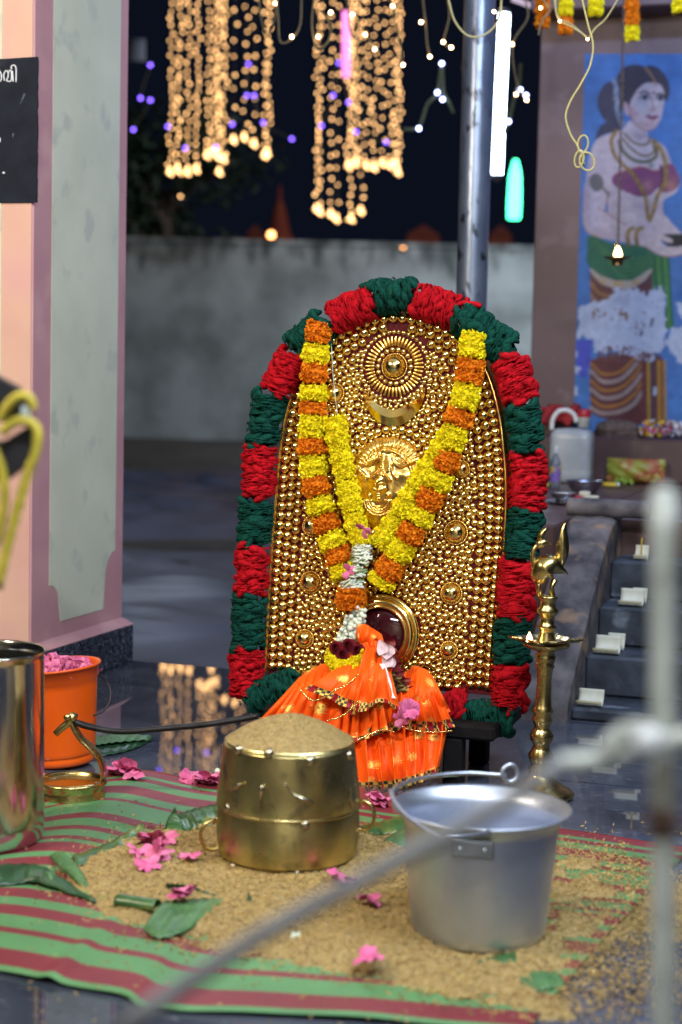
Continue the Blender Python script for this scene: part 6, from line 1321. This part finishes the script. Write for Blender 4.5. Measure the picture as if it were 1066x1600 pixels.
pos = np.vstack(pos); n_ = len(pos); z = RNG.normal(size=(n_, 3)); z /= np.linalg.norm(z, axis=1)[:, None]; h = RNG.normal(size=(n_, 3)); x = np.cross(z, h); x /= np.linalg.norm(x, axis=1)[:, None]; R = np.stack([x, np.cross(z, x), z], 1)
V_, F_ = inst(L1, pos, RNG.uniform(.7, 1.2, n_), R); obj('crown', (V_, F_), TLF, tr_, smooth=False, col=np.repeat(RNG.uniform(.6, 1.2, n_)[:, None]*np.ones(3), 4, 0))
# marigold strings hanging at the top right
def mstring(x, segs_, Y, lab):
    t = thing('marigold_string', lab, 'garland', PY(x, segs_[-1][1], Y), 'short marigold strings hanging from the beam'); global EN
    for a, b, c in segs_:
        rad = 11*Y/FPX; P = [PY(x+(1 if i % 2 else -1)*.5, a+(b-a)*i/3, Y) for i in range(4)]
        keep = EN; EN = np.array([0, -1.0, 0]); g = marigold(P, rad, 300*(abs(b-a)/25), 0); EN = keep
        obj('yellow_band' if c == 'y' else 'orange_band', g, MY if c == 'y' else MO, t)
    obj('string', tube([PY(x, -60, Y), PY(x, segs_[0][0]+3, Y)], .0015, 5), CORD, t)
mstring(848, [(-30, 5, 'o'), (6, 24, 'o'), (25, 44, 'o')], 5.9, 'orange marigold string nearest the white tube')
mstring(884, [(-30, -2, 'o'), (-2, 26, 'y'), (27, 54, 'o')], 5.9, 'marigold string yellow above orange, second from the tube')
mstring(931, [(-30, -6, 'o'), (-5, 25, 'y')], 5.8, 'yellow marigold string above the painting beside the knotted cord')
mstring(988, [(-30, -2, 'y'), (-1, 18, 'o'), (19, 40, 'o'), (41, 64, 'y')], 5.9, 'marigold string orange above yellow over the painted head')
mstring(1062, [(-30, -6, 'o'), (-5, 20, 'y')], 5.8, 'yellow marigold string at the top right corner')
# ================================================================== FOREGROUND, far out of focus
FM = mat('peeling_white_pipe_paint', (.58, .62, .58), (.44, .48, .45), 30, .6, c3=(.30, .30, .27), sscale=25, bump=.3); RUST = mat('rust_patch', (.16, .10, .08), (.1, .06, .05), 60, .9)
NY = 1.12
rl = thing('pipe_railing', 'blurred white pipe railing upright with a hooked rod at the right edge', 'railing', PY(1040, 1640, NY))
obj('post', tube([PY(1037+ (y-1200)*.0, y, NY) for y in np.linspace(778, 1660, 16)], .0086, 20), FM, rl)
obj('rust_ring', tube([PY(1036, y, NY) for y in (1258, 1275, 1292, 1306)], .0090, 20), RUST, rl)
obj('post_cap', put(sphere(.0086, 18, 10), PY(1037, 780, NY)), FM, rl)
obj('cross_bar', tube([PY(x, y, NY-.02) for x, y in spline([(872, 1192), (910, 1190), (950, 1183), (985, 1172), (1020, 1165), (1080, 1150)], 24)], .0062, 14), FM, rl)
obj('hook', tube([PY(x, y, NY-.022) for x, y in spline([(946, 1176), (958, 1158), (978, 1143), (1004, 1140), (1024, 1152), (1034, 1172)], 20)], .0062, 12), FM, rl)
obj('joint', put(sphere(.0108, 18, 10), PY(1012, 1162, NY-.03)), mat('pale_joint', (.62, .64, .66), (.5, .52, .55), 30, .5), rl)
rd = thing('slanting_rod', 'thin grey rod slanting out of focus across the lower foreground', 'rod', PY(200, 1610, .80))
def rodp(x, y, t): return PY(x, y, 1.09-.07*t)
obj('rod_shaft', tube([rodp(x, y, t) for x, y, t in zip(np.linspace(880, 180, 16), np.interp(np.linspace(880, 180, 16), [180, 400, 640, 780, 880], [1612, 1465, 1335, 1262, 1192]), np.linspace(0, 1, 16))], np.linspace(.0056, .0066, 16), 12), mat('grey_cord_rod', (.21, .215, .225), (.16, .16, .17), 40, .7), rd)
# strap and rope at the left edge
SY = 1.9
bs = thing('roped_black_bar', 'blurred black bar end bound with yellow rope at the left edge', 'bar', PY(-10, 760, SY))
def slab(P, th, m, name):
    q = [PY(x, y, SY) for x, y in P]; return obj(name, prism(q[::-1], (0, th, 0)), m, bs, False)
slab([(-60, 560), (0, 592), (26, 606), (42, 640), (8, 660), (-60, 650)], .03, mat('black_rubber', (.016, .016, .024), (.01, .01, .015), 30, .5), 'upper_end')
slab([(-60, 690), (4, 690), (50, 662), (48, 722), (8, 752), (-60, 760)], .03, bpy.data.materials['black_rubber'], 'lower_end')
YRP = mat('yellow_nylon_rope', (.62, .50, .045), (.46, .38, .035), 60, .6, bump=.4)
for P in ([(0, 655), (12, 635), (28, 620), (46, 622), (52, 640)], [(2, 676), (22, 660), (42, 658), (58, 672), (56, 705), (42, 745), (26, 800), (10, 860), (-4, 920)], [(-10, 700), (4, 740), (6, 790), (-6, 850)]):
    obj('rope', tube([PY(x, y, SY-.015) for x, y in spline(P, 30)], .0055, 12, ridge=.1, twist=20), YRP, bs)
obj('buckle', box(PY(42, 646, SY-.01), (.012, .008, .018), bev=.002), mat('white_buckle', (.7, .78, .78), (.6, .7, .7), 40, .3), bs)
